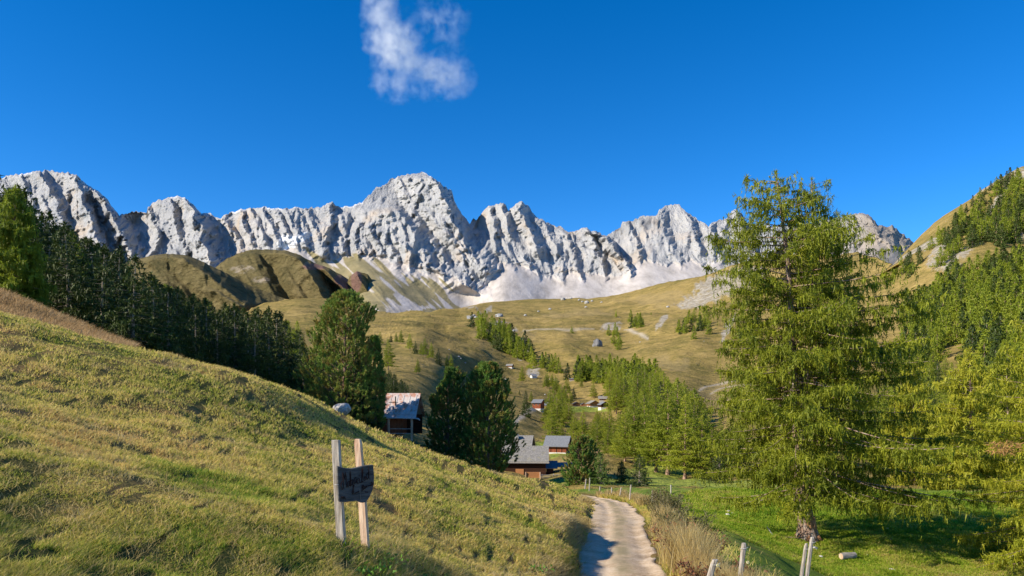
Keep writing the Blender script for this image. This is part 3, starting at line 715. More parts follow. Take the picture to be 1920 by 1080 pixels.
def hanging(tp0, tdir, TL, rng, frac, ln, seg, nl, wd):
    """long pendulous strands: chains of small tufts hanging from the twigs"""
    N = len(tp0); pick = np.where(rng.rand(N) < frac)[0]; K = len(pick)
    u = .3+.7*rng.rand(K); P0 = tp0[pick]+tdir[pick]*(TL[pick]*u)[:, None]; Ls = ln*(.4+.9*rng.rand(K))
    sw = rng.normal(size=(K, 3))*.12
    j = np.tile(np.arange(seg), K); i = np.repeat(np.arange(K), seg); fr = (j+rng.rand(len(j)))/seg
    P = P0[i]+sw[i]*(fr*Ls[i])[:, None]; P[:, 2] -= fr*Ls[i]
    D = rng.normal(size=P.shape)*.45; D[:, 2] -= .9
    return blades(P, D, nl*(.7+.6*rng.rand(len(i))), wd*(.7+.6*rng.rand(len(i))), rng)
def join(a, b):
    return np.concatenate([a[0], b[0]]), np.concatenate([a[1], b[1]+len(a[0])])

def tree_proto(name, wood, leaf, mw, ml):
    """an Empty at the foot with trunk and crown; kept aside until placed"""
    e = empty(name, (0, 0, 0)); t = mesh_from("trunk", wood[0], wood[1], mw, e, smooth=True); c = mesh_from("crown", leaf[0], leaf[1], ml, e)
    return e
def cone_prof(r, power=.8, base=.12):
    return lambda t, az: r*np.clip((1-t)/(1-base*.2), 0, 1)**power*np.clip(.55+t/base*.45, .5, 1)+.12
protos = {}
def first_or_copy(key):
    e, used = protos[key]
    if not used: protos[key] = (e, True); return e
    r = e.copy(); col.objects.link(r)
    for ch in e.children:
        c = ch.copy(); col.objects.link(c); c.parent = r
    return r
# small copies, too small to show their parts, are one mesh: wood and needles with two materials
def one_mesh_tree(name, wood, leaf, mw, ml):
    nv = len(wood[0]); wt = np.concatenate([wood[1][:, [0, 1, 2]], wood[1][:, [0, 2, 3]]])
    V = np.concatenate([wood[0], leaf[0]]); Fc = np.concatenate([wt, leaf[1]+nv])
    o = mesh_from(name, V, Fc, mw); o.data.materials.append(ml)
    mi = np.zeros(len(Fc), np.int32); mi[len(wt):] = 1; o.data.polygons.foreach_set("material_index", mi)
    return o
STUFF = {}
def place(key, p, s, rz, label=None, cat="tree", group=None, sink=.15, wide=1.0, stuff=None):
    if stuff: STUFF.setdefault(stuff, []).append((key, p, s, rz, wide)); return None
    o = first_or_copy(key); o.location = (p[0], p[1], p[2]-sink); o.rotation_euler = (0, 0, rz); o.scale = (s*wide, s*wide, s)
    if label: o['label'] = label
    o['category'] = cat
    if group: o['group'] = group
    elif 'group' in o: del o['group']
    return o
# --- mid-distance larches and spruces (unit height 10 m, scaled on placing)
for i in range(6):
    rng = np.random.RandomState(10+i)
    wd, lf, tw = conifer(10, cone_prof(2.4+.4*(i % 3), .92, .2), 135, 22, rng, droop=.16, up=.3, ndl=(.21, .08), hang=.15, side=.40, spread=.042, bare=.16, trunk_r=.15)
    protos['larch%d' % i] = (tree_proto("larch", wd, lf, M_bark, M_larch_far), False)
for i in range(4):
    rng = np.random.RandomState(30+i)
    wd, lf, tw = conifer(10, cone_prof(2.4+.3*(i % 2), .85, .08), 130, 20, rng, droop=.3, up=.1, ndl=(.22, .085), hang=.3, side=.46, spread=.040, bare=.03, trunk_r=.15)
    protos['spruce%d' % i] = (tree_proto("spruce", wd, lf, M_twig, M_spruce), False)
# --- far trees, one light mesh each
for i in range(5):
    rng = np.random.RandomState(50+i)
    wd, lf, tw = conifer(10, cone_prof(2.7+.4*(i % 3), .8, .1), 75, 13, rng, droop=.15, up=.2, ndl=(.62, .30), hang=.3, side=.42, spread=.17, bare=.05, trunk_r=.15, thin=.6)
    protos['farlarch%d' % i] = (one_mesh_tree("larch", wd, lf, M_bark, M_larch_far), False)
    rng = np.random.RandomState(70+i)
    wd, lf, tw = conifer(10, cone_prof(2.7+.3*(i % 3), .85, .08), 75, 13, rng, droop=.25, up=.1, ndl=(.60, .32), hang=.3, side=.42, spread=.17, bare=.02, trunk_r=.15, thin=.6)
    protos['farspruce%d' % i] = (one_mesh_tree("spruce", wd, lf, M_twig, M_spruce), False)

# --- the great larch on the pasture: forked trunk, reach traced from the photograph's outline
TB = np.array([(1515-960)/F*34, 34, 0.]); TB[2] = float(znear(TB[0], TB[1]))
def great_larch():
    rng = np.random.RandomState(5)
    m = 34/F                                   # metres per photo pixel at the tree
    H = (1026-338)*m
    L = poly([(0,1515),(30,1490),(50,1440),(80,1390),(120,1338),(200,1328),(330,1340),(420,1345),(480,1352),(540,1350),(580,1352),(625,1375),(660,1392),(688,1425)])
    R = poly([(0,1530),(35,1600),(60,1710),(100,1785),(200,1770),(300,1745),(400,1705),(480,1675),(560,1625),(600,1555),(640,1515),(660,1495),(688,1475)])
    ax = poly([(0,1515),(100,1506),(200,1500),(320,1490),(420,1486),(520,1478),(600,1466),(688,1452)])
    k = np.linspace(0, 1, 22); hp = k*688
    t1 = np.stack([(ax(hp)-1515)*m, .25*np.sin(k*4), hp*m], -1)
    def prof(axf, rscale):
        def f(t, az):
            hp = t*688; r = (R(hp)-axf(hp))*m; l = (axf(hp)-L(hp))*m
            c = np.cos(az); base = np.where(c > 0, r, l); mid = .5*(r+l)
            return (np.abs(c)**1.2*base+(1-np.abs(c)**1.2)*mid)*rscale
        return f
    wd, lf, tw = conifer(H, prof(ax, .97), 195, 60, rng, droop=.20, up=.12, ndl=(.18, .052), hang=.42, side=.27, spread=.037, bare=.125, trunk=t1, trunk_r=.34, thin=.9, irregular=.16)
    st = hanging(*tw, rng, .65, .7, 10, .16, .046); lf = join(lf, st)
    # the second stem forks off at a third of the height
    ax2 = poly([(230,1500),(330,1522),(450,1530),(560,1528),(678,1524)])
    hp2 = np.linspace(230, 678, 14); t2 = np.stack([(ax2(hp2)-1515)*m, .25*np.sin(hp2/688*4)+.3*(hp2-230)/458, hp2*m], -1)
    wv, wf = tubes(t2[None], np.linspace(.19, .02, 14)[None], 8)
    rng2 = np.random.RandomState(8)
    sub = conifer(678*m, lambda t, az: (.5+4.2*np.clip(1-t, 0, 1)**.8)*np.where(np.cos(az) > 0, 1.0, .6), 130, 50, rng2, droop=.2, up=.2, ndl=(.17, .042), hang=.42, side=.28, spread=.05, bare=.42,
                  trunk=np.concatenate([[[t2[0, 0], t2[0, 1], 0]], t2]), trunk_r=.05, thin=2.0)
    st2 = hanging(*sub[2], rng2, .5, .55, 9, .15, .038)
    # skip the helper trunk (first tube) of the fork, keep its branches
    ntv = 15*9; ntf = 14*9
    sw = (sub[0][0][ntv:], sub[0][1][ntf:]-ntv)
    wood = join(join(wd, (wv, wf)), sw); leaf = join(join(lf, sub[1]), st2)
    e = empty("larch", (TB[0], TB[1], TB[2]-.1))
    mesh_from("trunk", wood[0], wood[1], M_twig2, e, smooth=True); mesh_from("crown", leaf[0], leaf[1], M_larch, e)
    # flared root collar, stripped of bark
    mb = MB()
    for k in range(6):
        a = k*PI/3+.3; ln = .62+.2*((k*7) % 3)/2
        mb.tube([(0.04*math.cos(a), .04*math.sin(a), 1.05), (.17*math.cos(a), .17*math.sin(a), .55), (.42*math.cos(a), .42*math.sin(a), .2), (ln*math.cos(a), ln*math.sin(a), -.06)], [.30, .26, .16, .07], 8)
    o = mb.build("root_collar", M_bark_red, e, smooth=True)
    tag(e, "huge two-topped larch with drooping olive green branches standing alone on the pasture", "tree")
n_ = NT("larch_stem"); p_ = n_.objc(); f_ = n_.noise(n_.mapping(p_, (3, 3, .8)), 2.5, 5, .7)
M_twig2 = n_.surf(n_.ramp(f_, [(.35, (.13, .085, .06)), (.5, (.30, .20, .15)), (.62, (.45, .38, .32))]), .9, n_.bump(f_, 1., .08), .15)
great_larch()

# --- large bushy larches at the right edge
def edge_larch(x, ybase, d, h, r, seed, label, zb=None, dens=1.0, ml=None):
    rng = np.random.RandomState(seed); p = W(x, ybase, d); z = float(znear(p[0], p[1])) if zb is None else zb
    wd, lf, tw = conifer(h, cone_prof(r, .62, .12), int(165*dens), 50, rng, droop=.2, up=.22, ndl=(.19*d/36, .055*d/36), hang=.35, side=.30, spread=.048*d/36/dens**.5, bare=.05, trunk_r=.2, thin=.9, irregular=.14)
    st = hanging(*tw, rng, .35, .4, 6, .14*d/36, .036*d/36); lf = join(lf, st)
    e = empty("larch", (p[0], p[1], z-.1)); mesh_from("trunk", wd[0], wd[1], M_twig2, e, smooth=True); mesh_from("crown", lf[0], lf[1], ml or M_larch, e)
    return tag(e, label, "tree")
_el = edge_larch(1985, 1063, 30.5, 11.6, 4.1, 21, "bright green bushy larch with a rust brown dead spray, cut off by the right edge")
_r = np.random.RandomState(3); _P = _r.normal(size=(210, 3)).clip(-1.7, 1.7)*np.array([.30, .2, .12]); _P[:, 2] += .25*np.abs(_P[:, 0]); _c = np.array(W(1884, 842, 28.6))-np.array(_el.location)
_v, _f = blades(_P+_c, _P*1.2+_r.normal(size=_P.shape)*.4+np.array([0, 0, -.2]), np.full(210, .22), np.full(210, .04), _r); mesh_from("dead_spray", _v, _f, NT("rust_needles").surf((.42, .24, .09), .7, None, .2, 0, .3), _el)
edge_larch(1822, 925, 62, 12.0, 3.9, 22, "yellow-green larch standing in the gap between the two biggest larches")
edge_larch(1716, 900, 78, 13.5, 3.9, 24, "shaggy larch right behind the lower right boughs of the huge larch")
edge_larch(1890, 905, 78, 15.5, 4.2, 25, "tall larch behind the bushy larch at the right edge")

# --- stone pines: upright tufts on an egg-shaped crown
def stone_pine(name, x, ybase, d, outline, label, seed, nclump=1500, zb=None, tuft=.30):
    """outline: (height px above base, left px, right px) rows"""
    rng = np.random.RandomState(seed); m = d/F; o = np.array(outline, float); H = o[-1, 0]*m
    hh = (1-rng.rand(nclump)**1.15)*o[-1, 0]; hh = rng.rand(nclump)*o[-1, 0]
    l = (x-np.interp(hh, o[:, 0], o[:, 1]))*m; r = (np.interp(hh, o[:, 0], o[:, 2])-x)*m
    az = rng.rand(nclump)*2*PI; c = np.cos(az)
    rad = np.where(c > 0, r, l)*np.abs(c)**1.5+(.5*(l+r))*(1-np.abs(c)**1.5)
    lump = (1.08 if d < 91 else .95)+.30*noise2(az*2.2, hh/15, seed)+.22*noise2(az*5, hh/7, seed+1)
    q = rng.rand(nclump); fill = np.where(q < .72, .88+.14*rng.rand(nclump), .35+.5*rng.rand(nclump))
    rr = rad*lump*fill
    C = np.stack([rr*np.cos(az), rr*np.sin(az), hh*m], -1)
    out = np.stack([np.cos(az), np.sin(az), 0*az], -1)
    axis = out*.75+np.array([0, 0, .85])+rng.normal(size=C.shape)*.25
    hn = hh/o[-1, 0]; axis[:, 2] += hn*.9; axis /= np.linalg.norm(axis, axis=-1, keepdims=True)
    k = 60; ci = np.repeat(np.arange(nclump), k); u = rng.rand(len(ci))
    P = C[ci]+axis[ci]*((u-.3)*tuft*2.0)[:, None]+rng.normal(size=(len(ci), 3))*tuft*.12
    D = axis[ci]*.75+rng.normal(size=P.shape)*.5
    Lf = blades(P, D, tuft*(.45+.4*rng.rand(len(ci))), .085*np.ones(len(ci))*(d/90), rng)
    # limbs reach from the stem to a share of the tufts
    pick = rng.choice(nclump, min(nclump, 190), replace=False); s = np.linspace(0, 1, 5)
    root = np.stack([0*pick, 0*pick, np.maximum(C[pick, 2]-.35*rr[pick]-.3, .3)], -1)
    path = root[:, None]*(1-s)[:, None]+C[pick][:, None]*s[:, None]; path[..., 2] -= (np.sin(s*PI)*.18)
    bv, bf = tubes(path, .05*(1-.7*s)*np.ones((len(pick), 1)), 4)
    kz = np.linspace(0, 1, 10); tv, tf = tubes(np.stack([.1*np.sin(kz*3), 0*kz, kz*H*.93], -1)[None], (.32*(1-.85*kz))[None]*H/13, 8)
    wood = join((tv, tf), (bv, bf)); p = W(x, ybase, d); z = p[2] if zb is None else zb
    e = empty(name, (p[0], p[1], z)); mesh_from("trunk", wood[0], wood[1], M_bark, e, smooth=True); mesh_from("crown", Lf[0], Lf[1], M_pine, e)
    return tag(e, label, "tree")
stone_pine("stone_pine", 645, 795, 86, [(0,600,672),(15,578,700),(60,574,700),(100,580,698),(140,590,690),(175,598,682),(205,605,694),(222,616,688),(235,628,674),(246,646,656)],
    "broad egg-shaped stone pine with blue-green tips on the crest left of the metal-roofed hut", 1, 2300)
stone_pine("stone_pine", 702, 806, 90, [(0,676,712),(30,668,716),(70,670,716),(110,676,715),(135,682,712),(155,690,710),(172,699,706)],
    "slim dark stone pine pressed against the broad one beside the metal-roofed hut", 2, 700)
stone_pine("stone_pine", 912, 884, 92, [(0,875,950),(20,866,966),(60,868,966),(110,876,962),(140,874,954),(165,880,948),(185,888,940),(200,902,926)],
    "tall stone pine with rusty lower tufts left of the log house with shingle roof", 3, 2300)
stone_pine("stone_pine", 838, 858, 95, [(0,815,870),(20,804,880),(50,803,880),(80,806,878),(110,812,876),(128,824,872),(145,842,868),(165,856,866)],
    "dark two-topped stone pine left of the tall rusty one", 4, 1300)
stone_pine("stone_pine", 1088, 918, 84, [(0,1068,1108),(12,1062,1114),(40,1061,1115),(65,1066,1113),(85,1074,1108),(97,1084,1100)],
    "small bluish stone pine right of the log house where the track bends", 6, 700, tuft=.24)

# --- named spruces near the end of the track
def near_spruce(x, yb, d, hpx, rpx, seed, label, mat=None, zb=None):
    rng = np.random.RandomState(seed); m = d/F; p = W(x, yb, d)
    wd, lf, tw = conifer(hpx*m, cone_prof(rpx*m, .75, .1), 110, 18, rng, droop=.18, up=.25, ndl=(.22, .07), hang=.2, side=.42, spread=.075, bare=.02, trunk_r=.12)
    e = empty("spruce", (p[0], p[1], p[2]-.15)); mesh_from("trunk", wd[0], wd[1], M_twig, e, smooth=True); mesh_from("crown", lf[0], lf[1], mat or M_spruce, e)
    return tag(e, label, "tree")
M_spruce_light = mat_leaf("young_spruce_needles", [(.34, (.05, .095, .015)), (.5, (.10, .17, .025)), (.66, (.17, .21, .04))], .25)
near_spruce(1127, 916, 82, 68, 24, 41, "bright green young spruce behind the fence posts at the bend of the track", M_spruce_light)
near_spruce(1165, 918, 86, 54, 15, 42, "small slender spruce between the bright young one and the dark bushy one")
near_spruce(1199, 920, 80, 68, 26, 43, "dark bushy spruce right of the track, behind the fence line")
near_spruce(1349, 912, 95, 66, 22, 44, "dark blue-green spruce at the field edge left of the huge larch")

# ------------------------------------------------------------------ woods, tree by tree
def in_poly(px, py, poly_):
    c = False; j = len(poly_)-1
    for i in range(len(poly_)):
        xi, yi = poly_[i]; xj, yj = poly_[j]
        if (yi > py) != (yj > py) and px < (xj-xi)*(py-yi)/(yj-yi+1e-12)+xi: c = not c
        j = i
    return c
GT1 = poly([(1000,775),(1030,765),(1060,772),(1090,766),(1120,768),(1150,757),(1170,745),(1190,722),(1210,702),(1230,692),(1250,692),(1275,702),(1290,716),(1310,732),(1340,786),(1370,762),(1400,775),(1420,790)])
GT2 = poly([(1060,700),(1100,660),(1130,642),(1175,640),(1200,655),(1235,682),(1262,700),(1300,722),(1330,760)])
GT3 = poly([(1400,775),(1440,740),(1520,700),(1600,700),(1660,680),(1700,660)])
def scatter(polyg, n, seed, hrange, kinds, label, group, sp=.42, wide=1.0, stuff=None, allst=False, top=None):
    """trees in a region of ground, kept apart from each other; kinds: list of (proto prefix, count, weight)"""
    rng = random.Random(seed); got = []
    xs_ = [a for a, _ in polyg]; ys_ = [b for _, b in polyg]; tries = 0
    while len(got) < n and tries < n*160:
        tries += 1
        x = rng.uniform(min(xs_), max(xs_)); y = rng.uniform(min(ys_), max(ys_))
        if not in_poly(x, y, polyg): continue
        p = v_point(np.array(float(x)), np.array(float(y))); h = rng.uniform(*hrange)
        if top is not None: h = min(h, (HY-(top(x)+rng.uniform(0, 38)))/F*p[1]-p[2])
        if h < 5: continue
        if any((p[0]-q[0])**2+(p[1]-q[1])**2 < (sp*.5*(h+q[3]))**2*.25 for q in got): continue
        got.append((p[0], p[1], p[2], h))
    for (X_, Y_, Z_, h) in got:
        r = rng.random(); acc = 0
        for pre, cnt, wgt, lab in kinds:
            acc += wgt
            if r <= acc: break
        place(pre+str(rng.randrange(cnt)), (X_, Y_, Z_), h/10., rng.uniform(0, 6.28), lab if lab else label, group=group+(" (spruces)" if 'spruce' in pre else " (larches)"), sink=.3, wide=wide, stuff=(stuff if 'larch' in pre else (stuff or '').replace('larch', 'spruce') if allst else None))
    return got
LA = lambda w_, lab=None: ('larch', 6, w_, lab); SPR = lambda w_, lab=None: ('spruce', 4, w_, lab)
FL = lambda w_, lab=None: ('farlarch', 5, w_, lab); FS = lambda w_, lab=None: ('farspruce', 5, w_, lab)
# front rank of the grove, trunks in sight
front = [(1035,848,16),(1063,842,15),(1092,846,15.5),(1120,852,16),(1140,858,15),(1172,868,16.5),(1190,872,13),(1160,862,14),(1208,874,16),(1230,880,15),(1252,884,16),(1284,891,17.5),(1315,890,15),(1335,880,16),(1300,872,17),(1268,866,18),(1226,862,18),(1150,845,16),(1108,838,16),(1075,832,15),(1195,850,18),(1330,850,18),(1362,884,14),(1390,890,15)]
rr = random.Random(3)
for i, (x, y, h) in enumerate(front):
    p = v_point(np.array(float(x)), np.array(float(y))); h = min(h, (HY-(GT1(x)+rr.uniform(0, 40)))/F*p[1]-p[2])
    place('larch%d' % rr.randrange(6), p, h/10, rr.uniform(0, 6), "sunlit larch in the front rank of the grove, pale stem in sight", group="front rank of larches in the grove", wide=1.12)
scatter([(1035,825),(1060,775),(1150,775),(1200,720),(1300,755),(1400,790),(1420,870),(1300,862),(1150,840)], 80, 1, (13, 18), [LA(.9), SPR(.1, "dark spruce among the larches of the grove right of the red barn")],
    "yellow-green larch packed in the grove right of the red barn", "grove right of the red barn", .55, top=GT1, wide=1.15)
scatter([(1150,775),(1140,730),(1160,700),(1235,715),(1300,765),(1250,790)], 64, 2, (14, 20), [LA(.85), SPR(.15, "dark spruce on the slope above the hamlet's right side")],
    "green larch on the slope right of the hamlet", "trees right of the hamlet", .55, top=GT2, wide=1.15)
scatter([(1060,712),(1110,690),(1165,690),(1240,735),(1180,742),(1130,716)], 62, 3, (14, 19), [FL(.8), FS(.2, "dark spruce in the wood above the hamlet")],
    "green larch in the wood above the hamlet", "wood above the hamlet", .55, stuff="larch_wood", wide=1.1)
scatter([(1000,695),(990,668),(1060,685),(1130,706),(1110,716),(1050,706)], 22, 4, (13, 17), [FL(.75), FS(.25, "dark spruce by the upper huts")], "green larch by the upper huts", "trees by the upper huts", .6)
scatter([(878,622),(900,618),(980,648),(1000,668),(975,672),(905,640)], 44, 5, (17, 23), [FL(.8), FS(.2, "dark spruce along the ravine in the far meadow")], "olive larch along the ravine in the far meadow", "trees along the ravine", .55, stuff="larch_wood", wide=1.1)
scatter([(1180,632),(1170,618),(1205,620),(1208,636)], 9, 6, (14, 20), [FL(.8), FS(.2, "dark spruce clustered at the small cliff")], "larch clustered at the small cliff in the far meadow", "trees at the small cliff", .5)
scatter([(1135,655),(1140,640),(1165,640),(1160,660)], 6, 26, (12, 16), [FL(1.)], "larch standing below the small cliff in the far meadow", "trees below the small cliff", .5)
scatter([(1268,628),(1290,612),(1335,612),(1345,640),(1310,646)], 15, 7, (14, 19), [FL(.7), FS(.3, "dark spruce in the clump under the pale landslip")], "larch in the clump under the pale landslip", "clump under the pale landslip", .5)
scatter([(1375,640),(1385,622),(1420,620),(1430,645),(1405,650)], 9, 8, (14, 19), [FL(.4), FS(.6, "dark spruce beside the gully left of the huge larch")], "larch beside the gully left of the huge larch", "trees beside the gully", .5)
scatter([(1020,735),(1050,722),(1120,735),(1110,752),(1060,750)], 12, 9, (9, 13), [LA(.75), SPR(.25, "dark spruce behind the hamlet roofs")], "bright larch behind the hamlet roofs", "trees behind the hamlet roofs", .6)
scatter([(1018,712),(1040,708),(1045,724),(1022,724)], 6, 10, (9, 12), [LA(1.)], "bushy bright larch below the upper huts", "bushes of larch below the upper huts", .5)
scatter([(1010,812),(1030,790),(1050,778),(1070,800),(1045,830)], 9, 31, (10, 15), [LA(1.)], "larch at the left end of the grove, behind the red barn", "larches behind the red barn", .55)
for x, y, h, k, lab in [(978,706,15,'larch1',"round bright yellow-green larch alone below the orange hut"),(954,733,8,'larch2',"small solitary larch on the slope right of the tall stone pine"),(986,782,11,'spruce0',"dark pointed spruce left of the red house of the hamlet"),
        (996,748,7.5,'larch4',"thin larch above the red house of the hamlet"),(974,735,3,'farspruce1',"tiny round spruce on the slope beside the solitary larch"),(1072,632,9,'farlarch2',"tiny lone tree on the far golden hillside"),(1155,602,11,'farlarch3',"lone thin tree on the skyline side of the far knoll"),
        (900,610,6,'farspruce2',"tiny spruce at the top of the ravine"),(1221,594,5,'farlarch1',"single small tree high on the far slope"),(1392,600,6,'farlarch0',"small tree on the pale landslip"),(783,700,6,'larch0',"small larch in the shade behind the metal-roofed hut"),(1090,722,8,'larch3',"small larch on the terrace over the hamlet"),
        (1052,756,14,'larch5',"tall loose larch in front of the hamlet houses"),(728,696,12,'larch2',"pale green larch right behind the broad stone pine")]:
    p = v_point(np.array(float(x)), np.array(float(y))); place(k, p, h/10, x*.37, lab)
# row of small trees on the shaded crest
for i, (x, y, h) in enumerate([(713,652,8),(733,645,6),(743,648,7),(752,650,9),(768,656,9.5),(779,660,7),(790,668,6.5),(797,672,9),(808,676,8),(822,688,7.5),(838,690,6.5),(846,692,8)]):
    p = v_point(np.array(float(x)), np.array(float(y))); k = ['larch1', 'spruce1', 'larch3', 'larch0'][i % 4]
    place(k, p, h/10*1.1, i*1.3, ["small dark spruce" if 'spruce' in k else "small larch"][0]+" in the row on the grassy crest behind the stone pine", group="row of small trees on the grassy crest"+(" (spruces)" if 'spruce' in k else ""))
scatter([(700,720),(698,662),(745,680),(790,730),(800,790),(745,775)], 26, 33, (11, 15), [SPR(1.)], "dark spruce in the hollow behind the metal-roofed hut, clump enlarged for its shade", "shaded hollow behind the hut", .45, top=poly([(690,668),(730,690),(800,735)]))  # some dark trees belong here; more are added to darken and shade the hollow
# right-hand mountainside
RH = [(1600,900),(1560,760),(1560,640),(1640,560),(1700,490),(1745,452),(1775,425),(1830,378),(1890,345),(1925,318),(2080,240),(2160,260),(2150,880),(1920,905)]
SKYL = [(1690,490),(1704,478),(1722,466),(1760,440),(1772,428),(1790,405),(1802,396),(1812,388),(1824,378),(1838,368),(1848,362),(1858,354),(1868,349),(1878,343),(1888,339),(1900,330),(1907,322)]
rng_s = random.Random(9)
for i, (x, y) in enumerate(SKYL):
    p = v_point(np.array(float(x)), np.array(y+3.)); k = ['farspruce', 'farlarch'][i % 3 == 0]
    place(k+str(i % 5), p, rng_s.uniform(.85, 1.5), i*2., ("dark spruce" if 'spruce' in k else "olive larch")+" on the skyline of the right-hand mountainside", group="skyline trees of the right mountainside"+(" (spruces)" if 'spruce' in k else " (larches)"))
ST = dict(stuff='larch_wood', wide=1.15)
scatter([(1770,440),(1830,385),(1890,350),(1925,335),(2000,300),(2040,420),(1925,440),(1880,470),(1830,470),(1790,480)], 150, 11, (15, 21), [FL(.45), FS(.55)], "dark spruce in the upper wood of the right mountainside", "upper wood of the right mountainside", .36, allst=True, **ST)
scatter([(1690,575),(1740,560),(1800,530),(1860,500),(1925,480),(2000,470),(2000,600),(1925,590),(1850,600),(1780,600),(1720,625)], 240, 12, (14, 20), [FL(.6), FS(.4)], "dark spruce in the middle wood of the right mountainside", "middle wood of the right mountainside", .36, allst=True, **ST)
scatter([(1680,720),(1700,630),(1780,600),(1850,605),(1925,600),(2000,610),(2000,760),(1925,780),(1850,700),(1800,665),(1740,690)], 110, 13, (13, 18), [FL(.7), FS(.3)], "dark spruce low on the right mountainside", "lower wood of the right mountainside", .4, **ST)
scatter([(1640,880),(1660,760),(1720,710),(1800,720),(1925,800),(2030,780),(2030,870),(1900,890)], 40, 14, (12, 16), [LA(.9), SPR(.1, "dark spruce in the wood behind the right-edge larches")], "green larch in the wood behind the right-edge larches", "wood behind the right-edge larches", .55)
scatter([(1420,870),(1440,760),(1560,720),(1640,760),(1640,880)], 26, 15, (12, 17), [LA(.9), SPR(.1, "dark spruce in the wood behind the huge larch")], "green larch in the wood behind the huge larch", "wood behind the huge larch", .55, top=GT3)
scatter([(1700,490),(1725,480),(1740,520),(1700,545),(1680,520)], 6, 16, (12, 17), [FS(1.)], "dark spruce on the grassy shoulder of the right mountainside", "spruces on the grassy shoulder", .6)
scatter([(1740,470),(1790,430),(1830,480),(1800,540),(1740,560)], 15, 34, (13, 18), [FL(.5), FS(.5)], "dark spruce among the pale outcrops of the right mountainside", "trees among the outcrops", .5, **ST)
# dark wood on the left, in the lee of the hillside
FTOP = poly([(-700,120),(-300,220),(-60,290),(0,325),(40,345),(60,382),(110,402),(170,436),(240,470),(300,522),(340,540),(400,560),(500,572),(600,600),(700,650)])
rng_f = random.Random(21); gotf = []; tries = 0
while len(gotf) < 330 and tries < 20000:
    tries += 1
    x = rng_f.uniform(-640, 690) if len(gotf) > 120 else rng_f.uniform(-640, -40); k = rng_f.uniform(.04, 1.0)**.8
    p = fs_point(np.array(float(x)), np.array(float(k))); h = rng_f.uniform(15, 20)
    if x > 560: h = rng_f.uniform(9, 13)
    if k < .25 and x > 520: continue
    if any((p[0]-q[0])**2+(p[1]-q[1])**2 < 3.0**2 for q in gotf): continue
    gotf.append((p[0], p[1])); h = min(h, (HY-FTOP(x+rng_f.uniform(-10, 10)))/F*p[1]-p[2]+rng_f.uniform(-1.5, .3))
    if h < 4: continue
    sp_ = rng_f.random() < (.95 if k < .72 else .55)
    if x < -70: place('spruce%d' % rng_f.randrange(4), p, h*1.1/10, rng_f.uniform(0, 6), stuff='spruce_wood'); continue  # beyond the left frame edge: unseen spruces added to shade the visible wood
    place(('spruce%d' % rng_f.randrange(4)) if sp_ else ('larch%d' % rng_f.randrange(6)), p, h/10, rng_f.uniform(0, 6),
          "tall spruce in the dark wood beyond the hillside" if sp_ else "tall larch in the dark wood beyond the hillside", group="dark wood beyond the hillside"+(" (spruces)" if sp_ else " (larches)"), sink=.4, wide=1.2)
edge_larch(30, 552, 58, 9.0, 2.3, 61, "sunlit golden-green larch with a bare stem foot at the left edge of the wood", ml=M_larch_far)

def geom(me):
    n = len(me.vertices); v = np.empty(n*3, np.float32); me.vertices.foreach_get("co", v); k = len(me.polygons); nl = len(me.loops)
    f = np.empty(nl, np.int32); me.loops.foreach_get("vertex_index", f); f = f.reshape(k, -1)
    if f.shape[1] == 4: f = np.concatenate([f[:, [0, 1, 2]], f[:, [0, 2, 3]]])
    return v.reshape(-1, 3), f
def flush_stuff():
    for nm, items in STUFF.items():
        Vs, Fs, Ms, off, cache = [], [], [], 0, {}
        for key, p, sc_, rz, wide in items:
            if key not in cache:
                o = protos[key][0]
                if o.type == 'MESH':
                    v, f = geom(o.data); m = np.empty(len(o.data.polygons), np.int32); o.data.polygons.foreach_get("material_index", m)
                else:
                    ch = {c.data.name.split('.')[0]: c for c in o.children}; (v, f), (v2, f2) = geom(ch['trunk'].data), geom(ch['crown'].data)
                    m = np.concatenate([np.zeros(len(f), np.int32), np.ones(len(f2), np.int32)]); f = np.concatenate([f, f2+len(v)]); v = np.concatenate([v, v2])
                cache[key] = (v, f, m)
            v, f, m = cache[key]; c, s_ = math.cos(rz), math.sin(rz)
            R = np.array([[c, -s_, 0], [s_, c, 0], [0, 0, 1]])
            Vs.append((v*np.array([sc_*wide, sc_*wide, sc_])) @ R.T+np.array([p[0], p[1], p[2]-.3])); Fs.append(f+off); Ms.append(m); off += len(v)
        o = mesh_from(nm, np.concatenate(Vs), np.concatenate(Fs), M_bark); o.data.materials.append(M_larch_far if 'larch' in nm else M_spruce)
        o.data.polygons.foreach_set("material_index", np.concatenate(Ms))
        tag(o, "far-off olive green larch wood on the slopes" if 'larch' in nm else "far-off dark spruce wood on the slopes, with unseen shade trees added at left", "wood", kind="stuff")
flush_stuff()
for key, (o, used) in list(protos.items()):
    if not used:
        for c in list(o.children): bpy.data.objects.remove(c)
        bpy.data.objects.remove(o)
